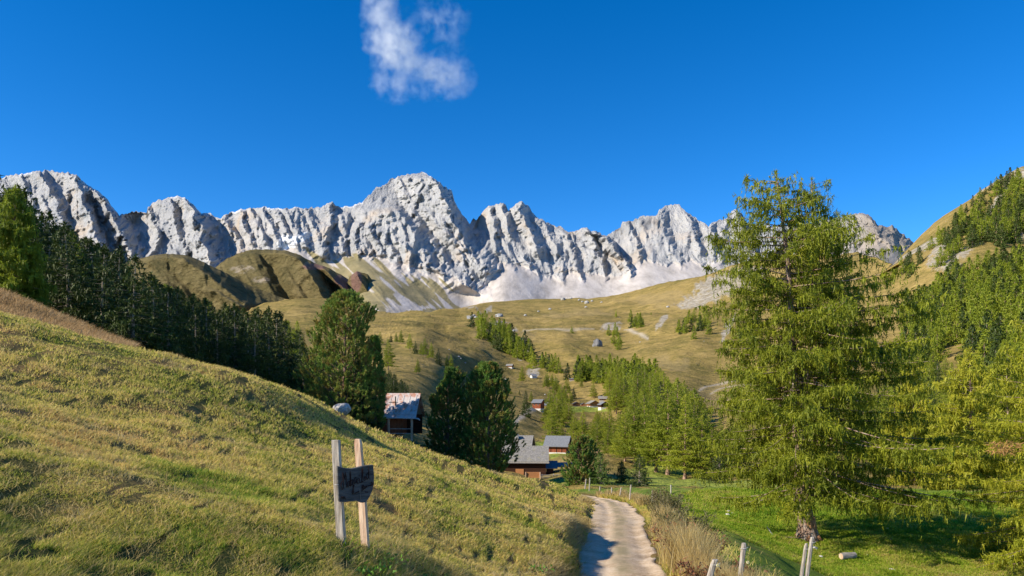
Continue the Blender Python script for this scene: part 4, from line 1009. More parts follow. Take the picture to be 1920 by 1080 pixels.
# ================================================================== BUILDINGS
def mat_wood(name, a, b, horiz=True, board=.22, stain=.5):
    n = NT(name); p = n.objc()
    sx = (1, 1, 9) if horiz else (9, 9, 1)
    grain = n.noise(n.mapping(p, sx), 1.6, 5, .65)
    sep = n.new("ShaderNodeSeparateXYZ"); n.link(p, sep.inputs[0])
    co = sep.outputs[2] if horiz else sep.outputs[0]
    fr = n.math('FRACT', n.math('MULTIPLY', co, 1/board)); gap = n.math('LESS_THAN', fr, .12)
    idn = n.new("ShaderNodeTexWhiteNoise"); idn.noise_dimensions = '1D'; n.link(n.math('FLOOR', n.math('MULTIPLY', co, 1/board)), idn.inputs['W'])
    c = n.ramp(grain, [(.3, a), (.7, b)])
    c = n.mix(n.math('MULTIPLY', idn.outputs[0], .35), c, tuple(x*.45 for x in a))
    c = n.mix(n.math('MULTIPLY', gap, .75), c, tuple(x*.25 for x in a))
    return n.surf(c, .8, n.bump(n.math('SUBTRACT', grain, n.math('MULTIPLY', gap, 1.5)), .6, .03), .2)
def mat_plain(name, a, b, scale=4, rough=.85, metal=0., stretch=(1, 1, 1), spec=.3):
    n = NT(name); f = n.noise(n.mapping(n.objc(), stretch), scale, 5, .65)
    return n.surf(n.ramp(f, [(.35, a), (.65, b)]), rough, n.bump(f, .5, .03), spec, metal)
def mat_shingle():
    n = NT("wood_shingles"); p = n.objc()
    br = n.new("ShaderNodeTexBrick"); n.link(n.mapping(p, (1, 1, 1)), br.inputs['Vector'])
    br.inputs['Scale'].default_value = 1.0; br.inputs['Brick Width'].default_value = .22; br.inputs['Row Height'].default_value = .30; br.inputs['Mortar Size'].default_value = .012
    br.inputs['Color1'].default_value = (.30, .285, .26, 1); br.inputs['Color2'].default_value = (.17, .165, .155, 1); br.inputs['Mortar'].default_value = (.05, .048, .045, 1)
    f = n.noise(p, 6, 5, .7); li = n.noise(p, 1.4, 4, .7)
    c = n.mix(.45, br.outputs['Color'], n.ramp(f, [(.35, (.12, .115, .11)), (.65, (.42, .40, .37))]))
    c = n.mix(n.val(li, .56, .66, 0, .5), c, (.30, .27, .12))
    return n.surf(c, .9, n.bump(f, .8, .05), .15)
W_red = mat_wood("red_stained_boards", (.20, .050, .022), (.42, .13, .06), False, .24)
W_dark = mat_wood("dark_larch_logs", (.035, .014, .008), (.10, .042, .022), True, .26)
W_orange = mat_wood("orange_larch_logs", (.26, .10, .035), (.48, .23, .10), True, .26)
W_porch = mat_wood("red_brown_boards", (.22, .06, .025), (.46, .17, .08), False, .2)
W_pale = mat_plain("pale_planed_timber", (.38, .24, .15), (.62, .45, .32), 3, .8, 0, (1, 1, .2))
W_hatch = mat_plain("orange_planks", (.38, .15, .05), (.56, .27, .11), 5, .8, 0, (6, 1, 1))
W_grey = mat_plain("weathered_grey_timber", (.20, .18, .165), (.52, .49, .45), 9, .9, 0, (5, 5, .5))
S_white = mat_plain("whitewashed_masonry", (.55, .52, .48), (.72, .70, .66), 3)
S_stone = mat_plain("rubble_stone", (.25, .23, .20), (.55, .52, .47), 4)
R_shing = mat_shingle()
R_dark = mat_plain("grey_shingle_roof", (.10, .11, .13), (.24, .25, .27), 6, .85, 0, (1, 1, 3))
def mat_metal_roof():
    n = NT("sheet_metal_roof"); p = n.objc()
    f = n.noise(n.mapping(p, (1.3, 1, .6)), 1.0, 4, .6); g = n.noise(p, 9, 4, .7)
    c = n.ramp(n.math('ADD', n.math('MULTIPLY', f, .75), n.math('MULTIPLY', g, .25)), [(.40, (.60, .56, .53)), (.50, (.58, .48, .44)), (.56, (.50, .27, .19)), (.7, (.42, .20, .13))])
    return n.surf(c, .5, n.bump(g, .2, .01), .3, .1)
R_metal = mat_metal_roof()
M_iron = mat_plain("dark_iron", (.03, .03, .03), (.08, .075, .07), 8, .6, .5)
M_gutter = mat_plain("galvanised_gutter", (.5, .5, .5), (.66, .65, .63), 5, .5, .4)
M_glass = NT("window_glass").surf((.03, .04, .055), .08, None, .6)
M_blue = NT("blue_shutter_paint").surf((.04, .09, .35), .6, None, .3)

def roof_slabs(w, d, h, rise, ov, th=.12, gable_ov=None):
    """two sloping slabs meeting at a ridge along X"""
    g = ov if gable_ov is None else gable_ov; mb = MB(); s = rise/(d/2); zr = h+rise
    for sy in (-1, 1):
        y1 = sy*(d/2+ov); z1 = h-s*ov
        a = [(-w/2-g, 0, zr), (-w/2-g, y1, z1), (-w/2-g, y1, z1+th), (-w/2-g, 0, zr+th)]
        mb.prism(a, (w+2*g, 0, 0))
    return mb
def house(name, x, yb, d, wd, dp, h, rise, label, wall=W_dark, roof=R_shing, rz=0., ov=.6, found=(.5, S_stone), door=None, windows=(), chimney=None, ridge_along=True, cat="house", z=None, group=None):
    p = W(x, yb, d); e = empty(name, (p[0], p[1]+dp/2, p[2] if z is None else z), rz); tag(e, label, cat, group)
    if not ridge_along: wd, dp = dp, wd; e.rotation_euler[2] += PI/2
    mb = MB(); mb.prism([(-wd/2, -dp/2, 0), (-wd/2, dp/2, 0), (-wd/2, dp/2, h), (-wd/2, 0, h+rise), (-wd/2, -dp/2, h)], (wd, 0, 0)); mb.build("wall", wall, e)
    r = roof_slabs(wd, dp, h+.02, rise, ov, .14).build("roof", roof, e)
    if found: MB().box((0, 0, -1.0+found[0]/2), (wd+.12, dp+.12, 2.0+found[0])).build("foundation", found[1], e)
    if not ridge_along:      # fronts are the gable end, local -X side faces the viewer
        fx = lambda u, v, t: ((-wd/2-t, -u, v)); sz = lambda a, b: (.08, a, b)
    else:
        fx = lambda u, v, t: ((u, -dp/2-t, v)); sz = lambda a, b: (a, .08, b)
    if door: MB().box(fx(door[0], door[3]+door[2]/2, .03), sz(door[1], door[2])).build("door", door[4] if len(door) > 4 else W_hatch, e)
    for (u, v, a, b) in windows:
        wi = MB().box(fx(u, v, .03), sz(a+.16, b+.16)).build("window", W_pale, e); pa = MB().box(fx(u, v, .06), sz(a, b)).build("pane", M_glass, wi)
        MB().box(fx(u, v-b/2-.1, .10), sz(a+.3, .06)).build("sill", W_pale, wi)
    if chimney:
        cx, cy, ch = chimney; c = MB().box((cx, cy, h+rise*(1-abs(cy)/(dp/2))+ch/2-.2), (.7, .7, ch+.4)).build("chimney", S_white, r)
        MB().box((cx, cy, h+rise*(1-abs(cy)/(dp/2))+ch+.12), (.9, .9, .1)).build("chimney_cap", R_dark, c)
    return e
# --- the log house below the stone pine
hz_ = (HY-899)/F*113
lh = house("log_house", 986, 899, 113, 6.4, 6.0, 2.95, 1.85, "dark log house with grey shingle roof and orange hatch below the tall stone pine", W_dark, R_shing, rz=-.05, ov=.45,
    found=(.0, S_stone), door=(-.8, 1.25, 1.35, .25, W_hatch), z=hz_)
MB().box((.0, -3.50, 2.64), (7.4, .10, .24)).build("eaves_board", W_grey, lh)
mb = MB(); [mb.box((-3.4+.0, -1.5+i*.01, .9+i*.3), (.1, .9, .26)) for i in range(3)]; mb.build("shutter", W_hatch, lh)
MB().box((3.22, -2.2, 2.2), (.06, 1.2, .9)).build("gable_panel", M_blue, lh)
lean = MB().prism([(3.25, -2.2, .0), (3.25, 2.4, .0), (3.25, 2.4, 1.7), (3.25, .1, 2.5), (3.25, -2.2, 1.7)], (1.1, 0, 0)).build("lean_to", W_dark, lh)
roof_slabs(1.6, 4.6, 1.72, .8, .35, .1, .1).build("lean_to_roof", R_dark, lean).location = (4.1, .1, 0)
bp = W(999, 897, 108)
wp = empty("wood_rack", (bp[0], bp[1], (HY-899)/F*108)); tag(wp, "stack of orange boards leaning at the front of the log house", "wood rack")
mb = MB(); [mb.box((0, .02*i, .32+i*.17), (2.2, .1, .15), None) for i in range(5)]; mb.build("board_stack", W_hatch, wp)
for sx in (-1.05, 1.05): MB().box((sx, -.08, .5), (.16, .16, 1.15)).build("post", W_pale, wp)
# rail fence and trough right of the log house
rf = empty("rail_fence", tuple(W(1040, 898, 108))); tag(rf, "grey split-rail fence beside the log house gable", "fence")
for i in range(4): MB().tube([(-1.9+i*1.7, .2*i, -.6), (-1.85+i*1.7, .2*i, .75)], [.07, .06], 7).build("post", W_grey, rf)
for k in range(3): MB().tube([(-2.0, -.1, .0+.28*k), (3.3, .55, -.05+.30*k)], [.05, .045], 6).build("rail", W_grey, rf)
sd = empty("open_shelter", tuple(W(1052, 896, 118))); tag(sd, "open post shelter with a low beam right of the log house", "shelter")
for i in range(3): MB().box((-1.6+1.6*i, 0, .8), (.13, .13, 2.0)).build("post", W_dark, sd)
MB().box((0, 0, 1.85), (3.8, .16, .18)).build("beam", W_dark, sd); roof_slabs(3.7, 1.8, 1.95, .45, .25, .08, .1).build("roof", R_dark, sd)
# --- the house behind it with the white chimney
house("cottage", 968, 870, 128, 5.2, 5.0, 2.9, 1.6, "grey shingle-roofed cottage with white chimney behind the log house", W_dark, R_shing, rz=-.15, ov=.5, chimney=(.2, -1.0, .8), z=(HY-868)/F*128)
# --- red barn
rb = house("barn", 1048, 851, 163, 4.6, 4.4, 2.2, 1.75, "red boarded barn with dark grey roof on a white foundation", W_red, R_dark, rz=-.30, ov=.55, found=(.55, S_white), z=(HY-853)/F*163)
for u in (-1.2, .1, 1.3): MB().box((u, -2.24, 1.35), (.09, .07, 1.6)).build("batten", W_dark, rb)
# --- hut with the metal roof and the open porch
p = W(741, 812, 92); hut = empty("mountain_hut", (p[0], p[1], p[2]), -.06); tag(hut, "wooden hut with patchy sheet-metal roof and open porch behind the crest", "hut")
MB().box((-1.35, 2.3, 1.0), (4.2, 3.2, 2.5)).build("wall", W_porch, hut)
MB().box((1.75, 3.6, 1.0), (2.0, .08, 2.5)).build("porch_back_wall", W_dark, hut)
rf_ = roof_slabs(5.6, 5.6, 2.30, 2.6, .45, .07, .12).build("roof", R_metal, hut); rf_.location = (-.25, 2.8, 0)
s_ = 2.6/2.8; ang = math.atan(s_); from mathutils import Matrix
for i in range(8):
    xx = -3.1+i*.8; MB().box((xx, -1.55, 2.38+2.6-s_*1.55), (.05, 3.6, .05), Matrix.Rotation(ang, 3, 'X')).build("seam", M_gutter, rf_)
MB().box((0, -2.95, 2.38+2.6-s_*2.95+.12), (5.7, .05, .05)).build("snow_guard", M_gutter, rf_)
MB().tube([(.05, -1.7, 2.38+2.6-s_*1.7-.1), (.05, -1.7, 2.38+2.6-s_*1.7+1.15)], .075, 8).build("stove_pipe", M_iron, rf_)
MB().box((-.35, -1.3, 2.38+2.6-s_*1.3+.05), (1.1, .08, .06)).build("ladder_hook", M_iron, rf_)
MB().tube([(-3.3, -.55, 1.92), (2.6, -.55, 1.86), (3.0, -.55, 1.8), (3.2, -.55, 1.62)], .085, 8).build("gutter", M_gutter, hut)
for xx, zb_ in ((-.75, -.4), (2.15, -.9)): MB().box((xx, -.3, (2.0+zb_)/2), (.24, .24, 2.0-zb_)).build("post", W_pale, hut)
for zz in (.55, -.02): MB().box((.75, -.3, zz), (2.9, .07, .09)).build("railing", W_grey, hut)
MB().box((-.25, -.30, 1.93), (5.6, .18, .16)).build("beam", W_dark, hut)
fp = empty("flower_box", (p[0]-2.15, p[1]-.25, p[2]+.75)); tag(fp, "flower box with green leaves and white blooms on the hut front", "flower box")
MB().box((0, 0, 0), (1.0, .22, .2)).build("trough", W_hatch, fp)
rg = np.random.RandomState(4); Pq = rg.normal(size=(260, 3))*np.array([.38, .1, .16])+np.array([0, 0, .3]); v_, f_q = blades(Pq, rg.normal(size=Pq.shape), np.full(260, .14), np.full(260, .07), rg)
mesh_from("leaves", v_, f_q, M_larch, fp); Pq = Pq[:60]+np.array([.25, -.05, .08]); v_, f_q = blades(Pq, rg.normal(size=Pq.shape), np.full(60, .09), np.full(60, .07), rg); mesh_from("blooms", v_, f_q, S_white, fp)
# --- hamlet
def vz(x, y): return float(v_point(np.array(float(x)), np.array(float(y)))[1]), float(v_point(np.array(float(x)), np.array(float(y)))[2])
def hamlet(name, x, yb, wpx, dp, h, rise, label, **kw):
    d, z = vz(x, yb); return house(name, x, yb, d-2, wpx*d/F, dp, h, rise, label, z=z-.3, **kw)
hamlet("chalet", 1010, 771, 16, 6, 4.6, 1.5, "tall red hamlet house with white base at the left end of the hamlet", wall=W_red, roof=R_dark, rz=-.4, ov=.7, found=(1.3, S_white), windows=((-1.2, 3.6, .6, .8), (.9, 3.6, .6, .8)))
hamlet("chalet", 1023, 760, 16, 6, 2.6, 1.6, "yellow-walled house with grey roof behind the tall red hamlet house", wall=mat_plain("ochre_render", (.55, .36, .12), (.68, .48, .2)), roof=R_dark, rz=-.2, ov=.6, chimney=(1.6, -.6, .8))
hamlet("chalet", 1113, 761, 19, 7, 2.9, 1.8, "orange log chalet with grey roof and pale base, centre of the hamlet", wall=W_orange, roof=R_shing, rz=.25, ov=.7, found=(1.1, S_white), windows=((-1.5, 2., .6, .7), (.2, 2., .6, .7), (1.9, 2., .6, .7)), ridge_along=False)
hamlet("barn", 1133, 763, 16, 6, 2.9, 1.7, "dark brown barn on stone pillars right of the orange log chalet", wall=W_dark, roof=R_dark, rz=.2, ov=.6, found=(1.0, S_white), ridge_along=False)
hamlet("chalet", 1131, 744, 13, 6, 1.9, 1.6, "small house with pale grey roof highest in the hamlet", wall=W_orange, roof=R_shing, rz=-.1, ov=.8, windows=((0, 1.1, .7, .6),))
hamlet("cabin", 1081, 758, 12, 4, 2.0, 1.1, "low orange cabin left of the orange log chalet", wall=W_orange, roof=R_shing, rz=.1, ov=.4, ridge_along=False)
hamlet("cabin", 1094, 757, 8, 3, 1.7, .9, "tiny orange shed between the low cabin and the log chalet", wall=W_orange, roof=R_dark, rz=.0, ov=.35, ridge_along=False)
hamlet("cabin", 956, 685, 11, 5, 2.4, 1.5, "lone orange cabin with white base beside the round bright larch", wall=W_orange, roof=R_shing, rz=-.3, ov=.6, found=(.9, S_white))
hamlet("cabin", 1000, 700, 9, 5, 2.4, 1.6, "pale-fronted upper hut nearest the ravine trees", wall=S_white, roof=R_dark, rz=.4, ov=.6)
hamlet("barn", 1036, 706, 15, 6, 2.4, 2.0, "brown upper barn with a pale gable under the wood", wall=W_dark, roof=W_pale, rz=.5, ov=.5, found=(.6, S_white))
hamlet("shed", 1073, 708, 9, 3, 1.3, .6, "low dark red shed on the terrace right of the brown upper barn", wall=W_red, roof=R_dark, ov=.3)
hamlet("hut", 802, 604, 8, 7, 3.2, 2.6, "tiny dark red hut alone on the high meadow under the scree", wall=W_red, roof=W_dark, rz=.2, ov=1.0, found=(1.2, S_white))
hamlet("hut", 880, 609, 9, 7, 3.0, 1.8, "tiny white hut at the head of the ravine", wall=S_white, roof=S_stone, ov=.5)

# ================================================================== SIGN
sg = empty("signpost", (W(638, 1018, 7.5)[0], 7.5, float(znear(W(638, 1018, 7.5)[0], 7.5)))); tag(sg, "dark carved wooden board nailed to two pale timber posts on the hillside", "sign")
o0 = Vector(sg.location)
def P3(x, y, d): return Vector(W(x, y, d))-o0
def leaning_post(name, xb, yb, xt, yt, d, wpx, mat, parent, org, twist=.3, cham=.25, depth_m=None):
    a = Vector(W(xb, yb, d))-org; b = Vector(W(xt, yt, d))-org; w_ = wpx*d/F/2; a = a-(b-a).normalized()*.25
    mb = MB(); rows = [(0, 1.0), (.3, 1.02), (.62, .97), (.955, .95), (1., 1-cham)]
    rgp = random.Random(int(xb)); n = 6 if depth_m is None else 4
    for t, s in rows:
        c = a+(b-a)*t+Vector((rgp.uniform(-.003, .003), 0, 0))
        if n == 4: pts = [(-1, -1), (1, -1), (1, 1), (-1, 1)]
        else: pts = [(math.cos(k*PI/3+.3)*1.05, math.sin(k*PI/3+.3)*1.05) for k in range(6)]
        ct, st = math.cos(twist), math.sin(twist)
        for u, v in pts:
            uu, vv = u*w_*s, v*(w_ if depth_m is None else depth_m/2)*s
            mb.v.append((c.x+uu*ct-vv*st, c.y+uu*st+vv*ct, c.z))
    for r in range(len(rows)-1):
        for k in range(n): mb.f.append((r*n+k, r*n+(k+1) % n, (r+1)*n+(k+1) % n, (r+1)*n+k))
    mb.f.append(tuple(range(n))[::-1]); mb.f.append(tuple(range((len(rows)-1)*n, len(rows)*n)))
    return mb.build(name, mat, parent, bevel=.004)
M_postgrey = mat_plain("silvered_timber", (.17, .145, .12), (.50, .45, .38), 10, .9, 0, (4, 4, .35))
M_postpink = mat_plain("fresh_split_timber", (.40, .24, .15), (.68, .52, .38), 8, .85, 0, (4, 4, .35))
leaning_post("post", 641, 1020, 629.5, 825, 7.55, 15.5, M_postgrey, sg, o0, -.28, .04, .055)
leaning_post("post", 684, 1006, 671, 823, 7.75, 14, M_postpink, sg, o0, -.30, .28, .05)
A_ = math.radians(27); bdir = Vector((math.cos(A_), math.sin(A_), 0)); bn = Vector((math.sin(A_), -math.cos(A_), 0)); B0 = Vector(W(634, 905, 7.36))
def on_board(x, y, off=0.):
    """photo pixel -> point on the plane of the board"""
    r = Vector(W(x, y, 1.0)); t = B0.dot(bn)/r.dot(bn); return r*t+bn*off-o0
def zb(X_, Y_): return 620+X_/10.8, 850+Y_/10.8
outl = [(138,255),(200,275),(300,300),(420,308),(520,292),(620,265),(740,245),(862,232),(880,420),(880,620),(850,740),(790,880),(720,990),(640,1004),(570,985),(510,962),(420,975),(300,990),(170,985),(150,700),(142,450)]
front = [on_board(*zb(*q)) for q in outl]
MB().prism([tuple(v) for v in front], -bn*.05).build("board", mat_plain("tarred_plank", (.040, .039, .038), (.115, .112, .108), 6, .8, 0, (1, 1, 5)), sg, bevel=.004)
strokes = [[(232,560),(210,600),(207,660),(232,735),(258,705),(256,560),(243,385),(262,430),(282,520),(300,375),(311,480),(316,600),(326,690)],[(372,565),(348,580),(336,640),(350,682),(372,650),(378,560),(382,655),(396,668)],
 [(396,668),(412,560),(404,420),(392,352),(388,420),(398,600),(408,665),(418,640)],[(446,530),(420,548),(412,600),(424,650),(444,620),(450,532),(456,690),(462,790),(450,826),(434,796),(452,720),(478,640)],[(508,480),(482,500),(474,570),(488,618),(508,590),(514,482),(518,590),(536,612)],
 [(564,505),(542,520),(532,570),(545,612),(575,596)],[(582,500),(580,560),(592,596),(606,590)],[(572,452),(590,432)],[(612,596),(640,520),(654,380),(646,285),(634,330),(630,480),(636,590),(660,560)],[(700,462),(678,480),(672,530),(690,556),(710,520),(702,466)],
 [(756,392),(728,420),(720,490),(738,532),(764,490),(770,262),(776,500),(800,526)],[(484,808),(580,764)],[(636,640),(632,700),(636,770)],[(662,640),(650,690),(664,740),(684,690),(664,640)],[(696,720),(700,660),(716,700),(726,650),(738,690)],[(744,664),(846,628)],[(820,575),(850,628),(812,660)],
 [(210,870),(232,920),(250,868)],[(262,868),(262,925),(285,880),(300,925)],[(690,770),(720,790)],[(735,770),(742,800)]]
mb = MB()
for st in strokes: mb.tube([on_board(*zb(*q), .004) for q in st], .0042, 5)
mb.build("lettering", NT("burnt_red_carving").surf((.020, .004, .003), .6, None, .3), sg)
mb = MB(); mb.tube([on_board(*zb(586, 722), .003), on_board(*zb(596, 860), .003), on_board(*zb(600, 1000), .003)], .0028, 5); mb.build("crack_edge", M_postgrey, sg)
mb = MB(); mb.tube([on_board(*zb(150, 632), .012), on_board(*zb(120, 632), .012), on_board(*zb(98, 640), -.03)], .003, 5); mb.build("wire", M_gutter, sg)

# ================================================================== FENCE POSTS
FP = [(1322,1110,1341,1049,9.3,15,"short weathered fence post leaning at the bottom edge beside the dry grass"),(1386,1100,1395,1018,10.7,12,"pale split-topped fence post with a wire loop, in front of the dip"),
 (1500,1100,1512,1019,12.2,9,"left post of the wired pair in front of the huge larch"),(1510,1100,1523,1007,12.0,9.5,"right, taller post of the wired pair in front of the huge larch"),
 (1264,1044,1264,1013,21,6,"grey stub of a post at the foot of the tall dry grass"),(1248,966,1250,946,28,4.5,"thin grey post half hidden in the roadside weeds"),(1222,954,1224,919,40,4.2,"tall pale post at the outer bend of the track"),
 (1181,937,1183,909,48,3.6,"white post right of the bend with a wire, before the dark bushy spruce"),(1162,931,1165,914,54,3.4,"slightly leaning pale post between the track and the slender spruce"),(1147,928,1147,914,58,2.6,"low dark post next to the leaning pale one"),
 (1124,926,1125,912,62,3.2,"crooked low post right at the far end of the track"),(1105,919,1106,896,72,2.8,"thin upright post left of the bright young spruce"),(1097,917,1099,898,74,3.0,"leaning grey post against the bluish stone pine"),(1258,917,1258,909,57,3.0,"short dark stub on the crest of the green pasture")]
for i, (xb_, yb_, xt, yt, d, wpx, lab) in enumerate(FP):
    q = W(xb_, yb_, d); zg = float(znear(q[0], q[1])) if d < 70 else q[2]; yg = HY-zg/d*F
    e = empty("fence_post", (q[0], d, zg)); tag(e, lab, "fence post", "old pasture fence along the track")
    xg = xb_ if abs(yg-yb_) < 6 else xt+(xb_-xt)*(yg-yt)/(yb_-yt)
    leaning_post("post", xg, yg, xt, yt, d, wpx*.82, M_postgrey if i not in (9, 13) else W_grey, e, Vector(e.location), -.3, .12+.1*(i % 3))
    if d < 13:
        t = Vector(W(xt, yt+14, d))-Vector(e.location); r_ = wpx*d/F*.56
        MB().tube([t+Vector((math.cos(a)*r_, math.sin(a)*r_, .004*k)) for k, a in enumerate(np.linspace(0, 2*PI, 14))], .004, 5).build("wire", M_gutter, e)

# ================================================================== STONES, LOGS, TWIGS
def rock_mesh(seed, sub=3, rough=.25):
    import bmesh
    bm = bmesh.new(); bmesh.ops.create_icosphere(bm, subdivisions=sub, radius=1.0)
    for v in bm.verts:
        c = v.co; a = float(facet(np.array(c.x*1.7+seed), np.array(c.y*1.7+c.z*1.3), seed)); b = float(facet(np.array(c.z*3.1+seed*2), np.array(c.x*3+c.y), seed+2))
        v.co = c*(1+rough*a+rough*.45*b)
    me = bpy.data.meshes.new("boulder"); bm.to_mesh(me); bm.free(); me.materials.append(S_rock); return me
S_rock = mat_plain("pale_limestone_boulder", (.20, .195, .19), (.50, .48, .45), 2.5)
S_chalk = mat_plain("white_stone", (.40, .38, .35), (.64, .62, .58), 6)
RM = [rock_mesh(i) for i in range(5)]
def rock(x, y, d, sx, sz, label, i=0, group=None, z=None, mat=None, name="boulder", pt=None):
    if pt is None:
        q = W(x, y, d); q[2] = float(znear(q[0], q[1])) if z is None else z
    else: q = pt
    me = RM[i % 5]
    if mat:
        me = me.copy(); me.materials.clear(); me.materials.append(mat)
    o = bpy.data.objects.new(name, me); col.objects.link(o); o.location = (q[0], q[1], q[2]+sz*.35); o.scale = (sx, sx*.8, sz); o.rotation_euler = (0, 0, i*1.7)
    return tag(o, label, "rock", group)
rock(640, 766, 70, 1.0, .62, "blue-grey boulder at the foot of the broad stone pine", 1, z=(HY-772)/F*70)
for i, (x, y, s) in enumerate([(1366,958,.13),(1359,966,.10),(1374,961,.10),(1364,980,.17),(1385,976,.11),(1397,973,.12),(1346,956,.08)]):
    rock(x, y, 7.0*F/(y-HY), s*.8, s*.5, "small white stone on the green pasture left of the huge larch", i, "white stones on the pasture", mat=S_chalk, name="stone")
for x, y, s, lab in [(1527,1047,.16,"white stone in the grass right of the wired post pair"),(1539,1056,.09,"tiny pale stone near the short log"),(1663,1000,.12,"pale stone under the right boughs of the huge larch"),(1672,1077,.14,"flat pale stone at the bottom edge of the pasture"),(1905,1062,.14,"flat grey stone at the lower right corner"),(1718,1010,.10,"dark pebble in the shade of the huge larch")]:
    rock(x, y, 7.0*F/(y-HY), s, s*.5, lab, int(x), mat=S_chalk, name="stone")
# short sawn log lying in the pasture
q = W(1590, 1056, 30.5); lg = empty("log", (q[0], q[1], float(znear(q[0], q[1]))+.12), .25); tag(lg, "short weathered sawn log lying in the pasture grass", "log")
MB().tube([(-.33, 0, 0), (-.1, .01, .01), (.15, 0, 0), (.34, .01, .02)], [.14, .15, .145, .13], 12).build("stem", mat_plain("grey_log", (.12, .11, .10), (.38, .35, .32), 9, .9, 0, (.4, 4, 4)), lg)
MB().tube([(-.335, 0, 0), (-.34, 0, 0)], [.125, .12], 12).build("cut_end", W_pale, lg)
def stick(name, pts, d, r, label, mat=None):
    P_ = [np.array(W(x, y, d)) for x, y in pts]; z0 = float(znear(P_[0][0], d)); off = z0-P_[0][2]+r
    mb = MB(); mb.tube([(p_[0], p_[1]+.1*i, p_[2]+off) for i, p_ in enumerate(P_)], list(np.linspace(r, r*.4, len(P_))), 6)
    return tag(mb.build(name, mat or W_grey, None), label, "branch")
stick("fallen_branch", [(1462,1032),(1480,1031),(1500,1033),(1512,1032)], 33, .06, "fallen brown branch lying left of the huge larch's foot", M_bark)
stick("fallen_branch", [(1453,1029),(1446,1018),(1441,1009)], 33, .035, "thin upright dead twig left of the huge larch's foot")
stick("fallen_branch", [(1690,975),(1715,990),(1740,996),(1765,1003)], 38, .05, "long dead branch in the shade right of the huge larch", M_bark)
stick("fallen_branch", [(1625,1040),(1650,1052),(1675,1060)], 31, .035, "grey stick in the grass right of the short log")
# boulders strewn over the high meadow
rgb = random.Random(5)
BL = [(936,602,7),(888,600,5),(892,606,4),(1100,567,5),(1099,574,3),(1031,581,3),(1010,583,2.5),(962,626,4),(930,617,3),(985,597,3),(1056,562,5),(1070,560,3),(1086,562,3),(1092,564,2.5),(1110,563,3),(860,667,2.5),(864,672,2.2),(872,677,2.2),(1022,733,1.8),(1030,727,1.5),(770,592,3),(905,672,1.8),(948,702,2.),(1405,668,4),(1252,571,3),(1128,566,2.5),(1320,652,2),(1200,648,2),(1162,604,2.5),(842,652,2),(706,645,2.2)]
for i, (x, y, s) in enumerate(BL):
    y = max(y, float(V_SKY(x))+2); pt = v_point(np.array(float(x)), np.array(float(y))); k = pt[1]/1000.
    rock(x, y, 0, s*.55*max(k, .5)*1.3, s*.36*max(k, .5)*1.3, "big grey boulder with a shaded side on the far meadow knoll" if i == 0 else ("grey rock slab by the ravine right of the huge larch's left boughs" if i == 23 else "pale boulder scattered on the far meadow"), i, None if i in (0, 23) else "pale boulders scattered on the far meadows", pt=pt)
# little grey cliff by the far trees
pt = v_point(np.array(1120.), np.array(655.)); o = rock(0, 0, 0, 6.0, 7.0, "small dark grey cliff tooth among the far trees", 2, pt=pt, mat=mat_plain("dark_crag", (.05, .05, .05), (.26, .25, .24), 1.2, stretch=(1, 1, .3))); o.name = "crag"
# ================================================================== GRASS
def mat_blades(name, kind):
    n = NT(name); p = n.pos(); f, a, b, c = turf_colour(n, p); v = n.attr("v"); hgt = n.attr("h")
    t = n.math('ADD', n.math('MULTIPLY', f, .72), n.math('MULTIPLY', v, .28))
    if kind == 'hill':
        g = n.ramp(t, [(.24, (.13, .25, .02)), (.34, (.31, .37, .04)), (.44, (.57, .50, .09)), (.57, (.77, .60, .21)), (.72, (.60, .36, .13))])
        g = n.mix(n.val(n.noise(p, .16, 3, .5), .56, .70, 0, .45), g, (.34, .36, .05))
    elif kind == 'mead': g = n.ramp(t, [(.36, (.15, .27, .012)), (.5, (.30, .42, .025)), (.6, (.45, .47, .06)), (.72, (.52, .42, .13))])
    elif kind == 'red': g = n.ramp(t, [(.3, (.20, .12, .045)), (.5, (.42, .26, .11)), (.7, (.60, .43, .22))])
    else: g = n.ramp(t, [(.3, (.32, .24, .08)), (.5, (.56, .43, .17)), (.7, (.68, .55, .28))])
    return n.surf(g, .6, None, .25, 0, .5)
def blade_mesh(name, X, Y, L, Wd, mat, label, rng, lean=.45, drift=(.25, 0), z0=None, parts=1):
    N = len(X); Z = znear(X, Y) if z0 is None else z0
    D = np.stack([rng.normal(size=N)*lean+drift[0], rng.normal(size=N)*lean+drift[1], np.ones(N)], -1); D /= np.linalg.norm(D, axis=-1, keepdims=True)
    P = np.stack([X, Y, Z-.01], -1); a = rng.rand(N)*2*PI; s = np.stack([np.cos(a), np.sin(a)*.6, 0*a], -1)*(Wd/2)[:, None]
    mid = P+D*(L*.55)[:, None]; D2 = D.copy(); D2[:, :2] *= 2.0; D2[:, 2] *= .75; tip = mid+D2*(L*.5)[:, None]
    V = np.stack([P-s, P+s, mid+s*.75, mid-s*.75, tip], 1).reshape(-1, 3); i = np.arange(N)*5
    Fc = np.concatenate([np.stack([i, i+1, i+2], -1), np.stack([i, i+2, i+3], -1), np.stack([i+3, i+2, i+4], -1)])
    v = np.repeat(rng.rand(N), 5); h = np.tile([0, 0, .5, .5, 1], N)
    o = mesh_from(name, V, Fc, mat, attrs=dict(v=v, h=h)); return tag(o, label, "grass", kind="stuff")
M_bl_hill = mat_blades("turf_blades", 'hill'); M_bl_mead = mat_blades("pasture_blades", 'mead'); M_bl_dry = mat_blades("straw_blades", 'dry'); M_bl_red = mat_blades("reddish_straw_blades", 'red')
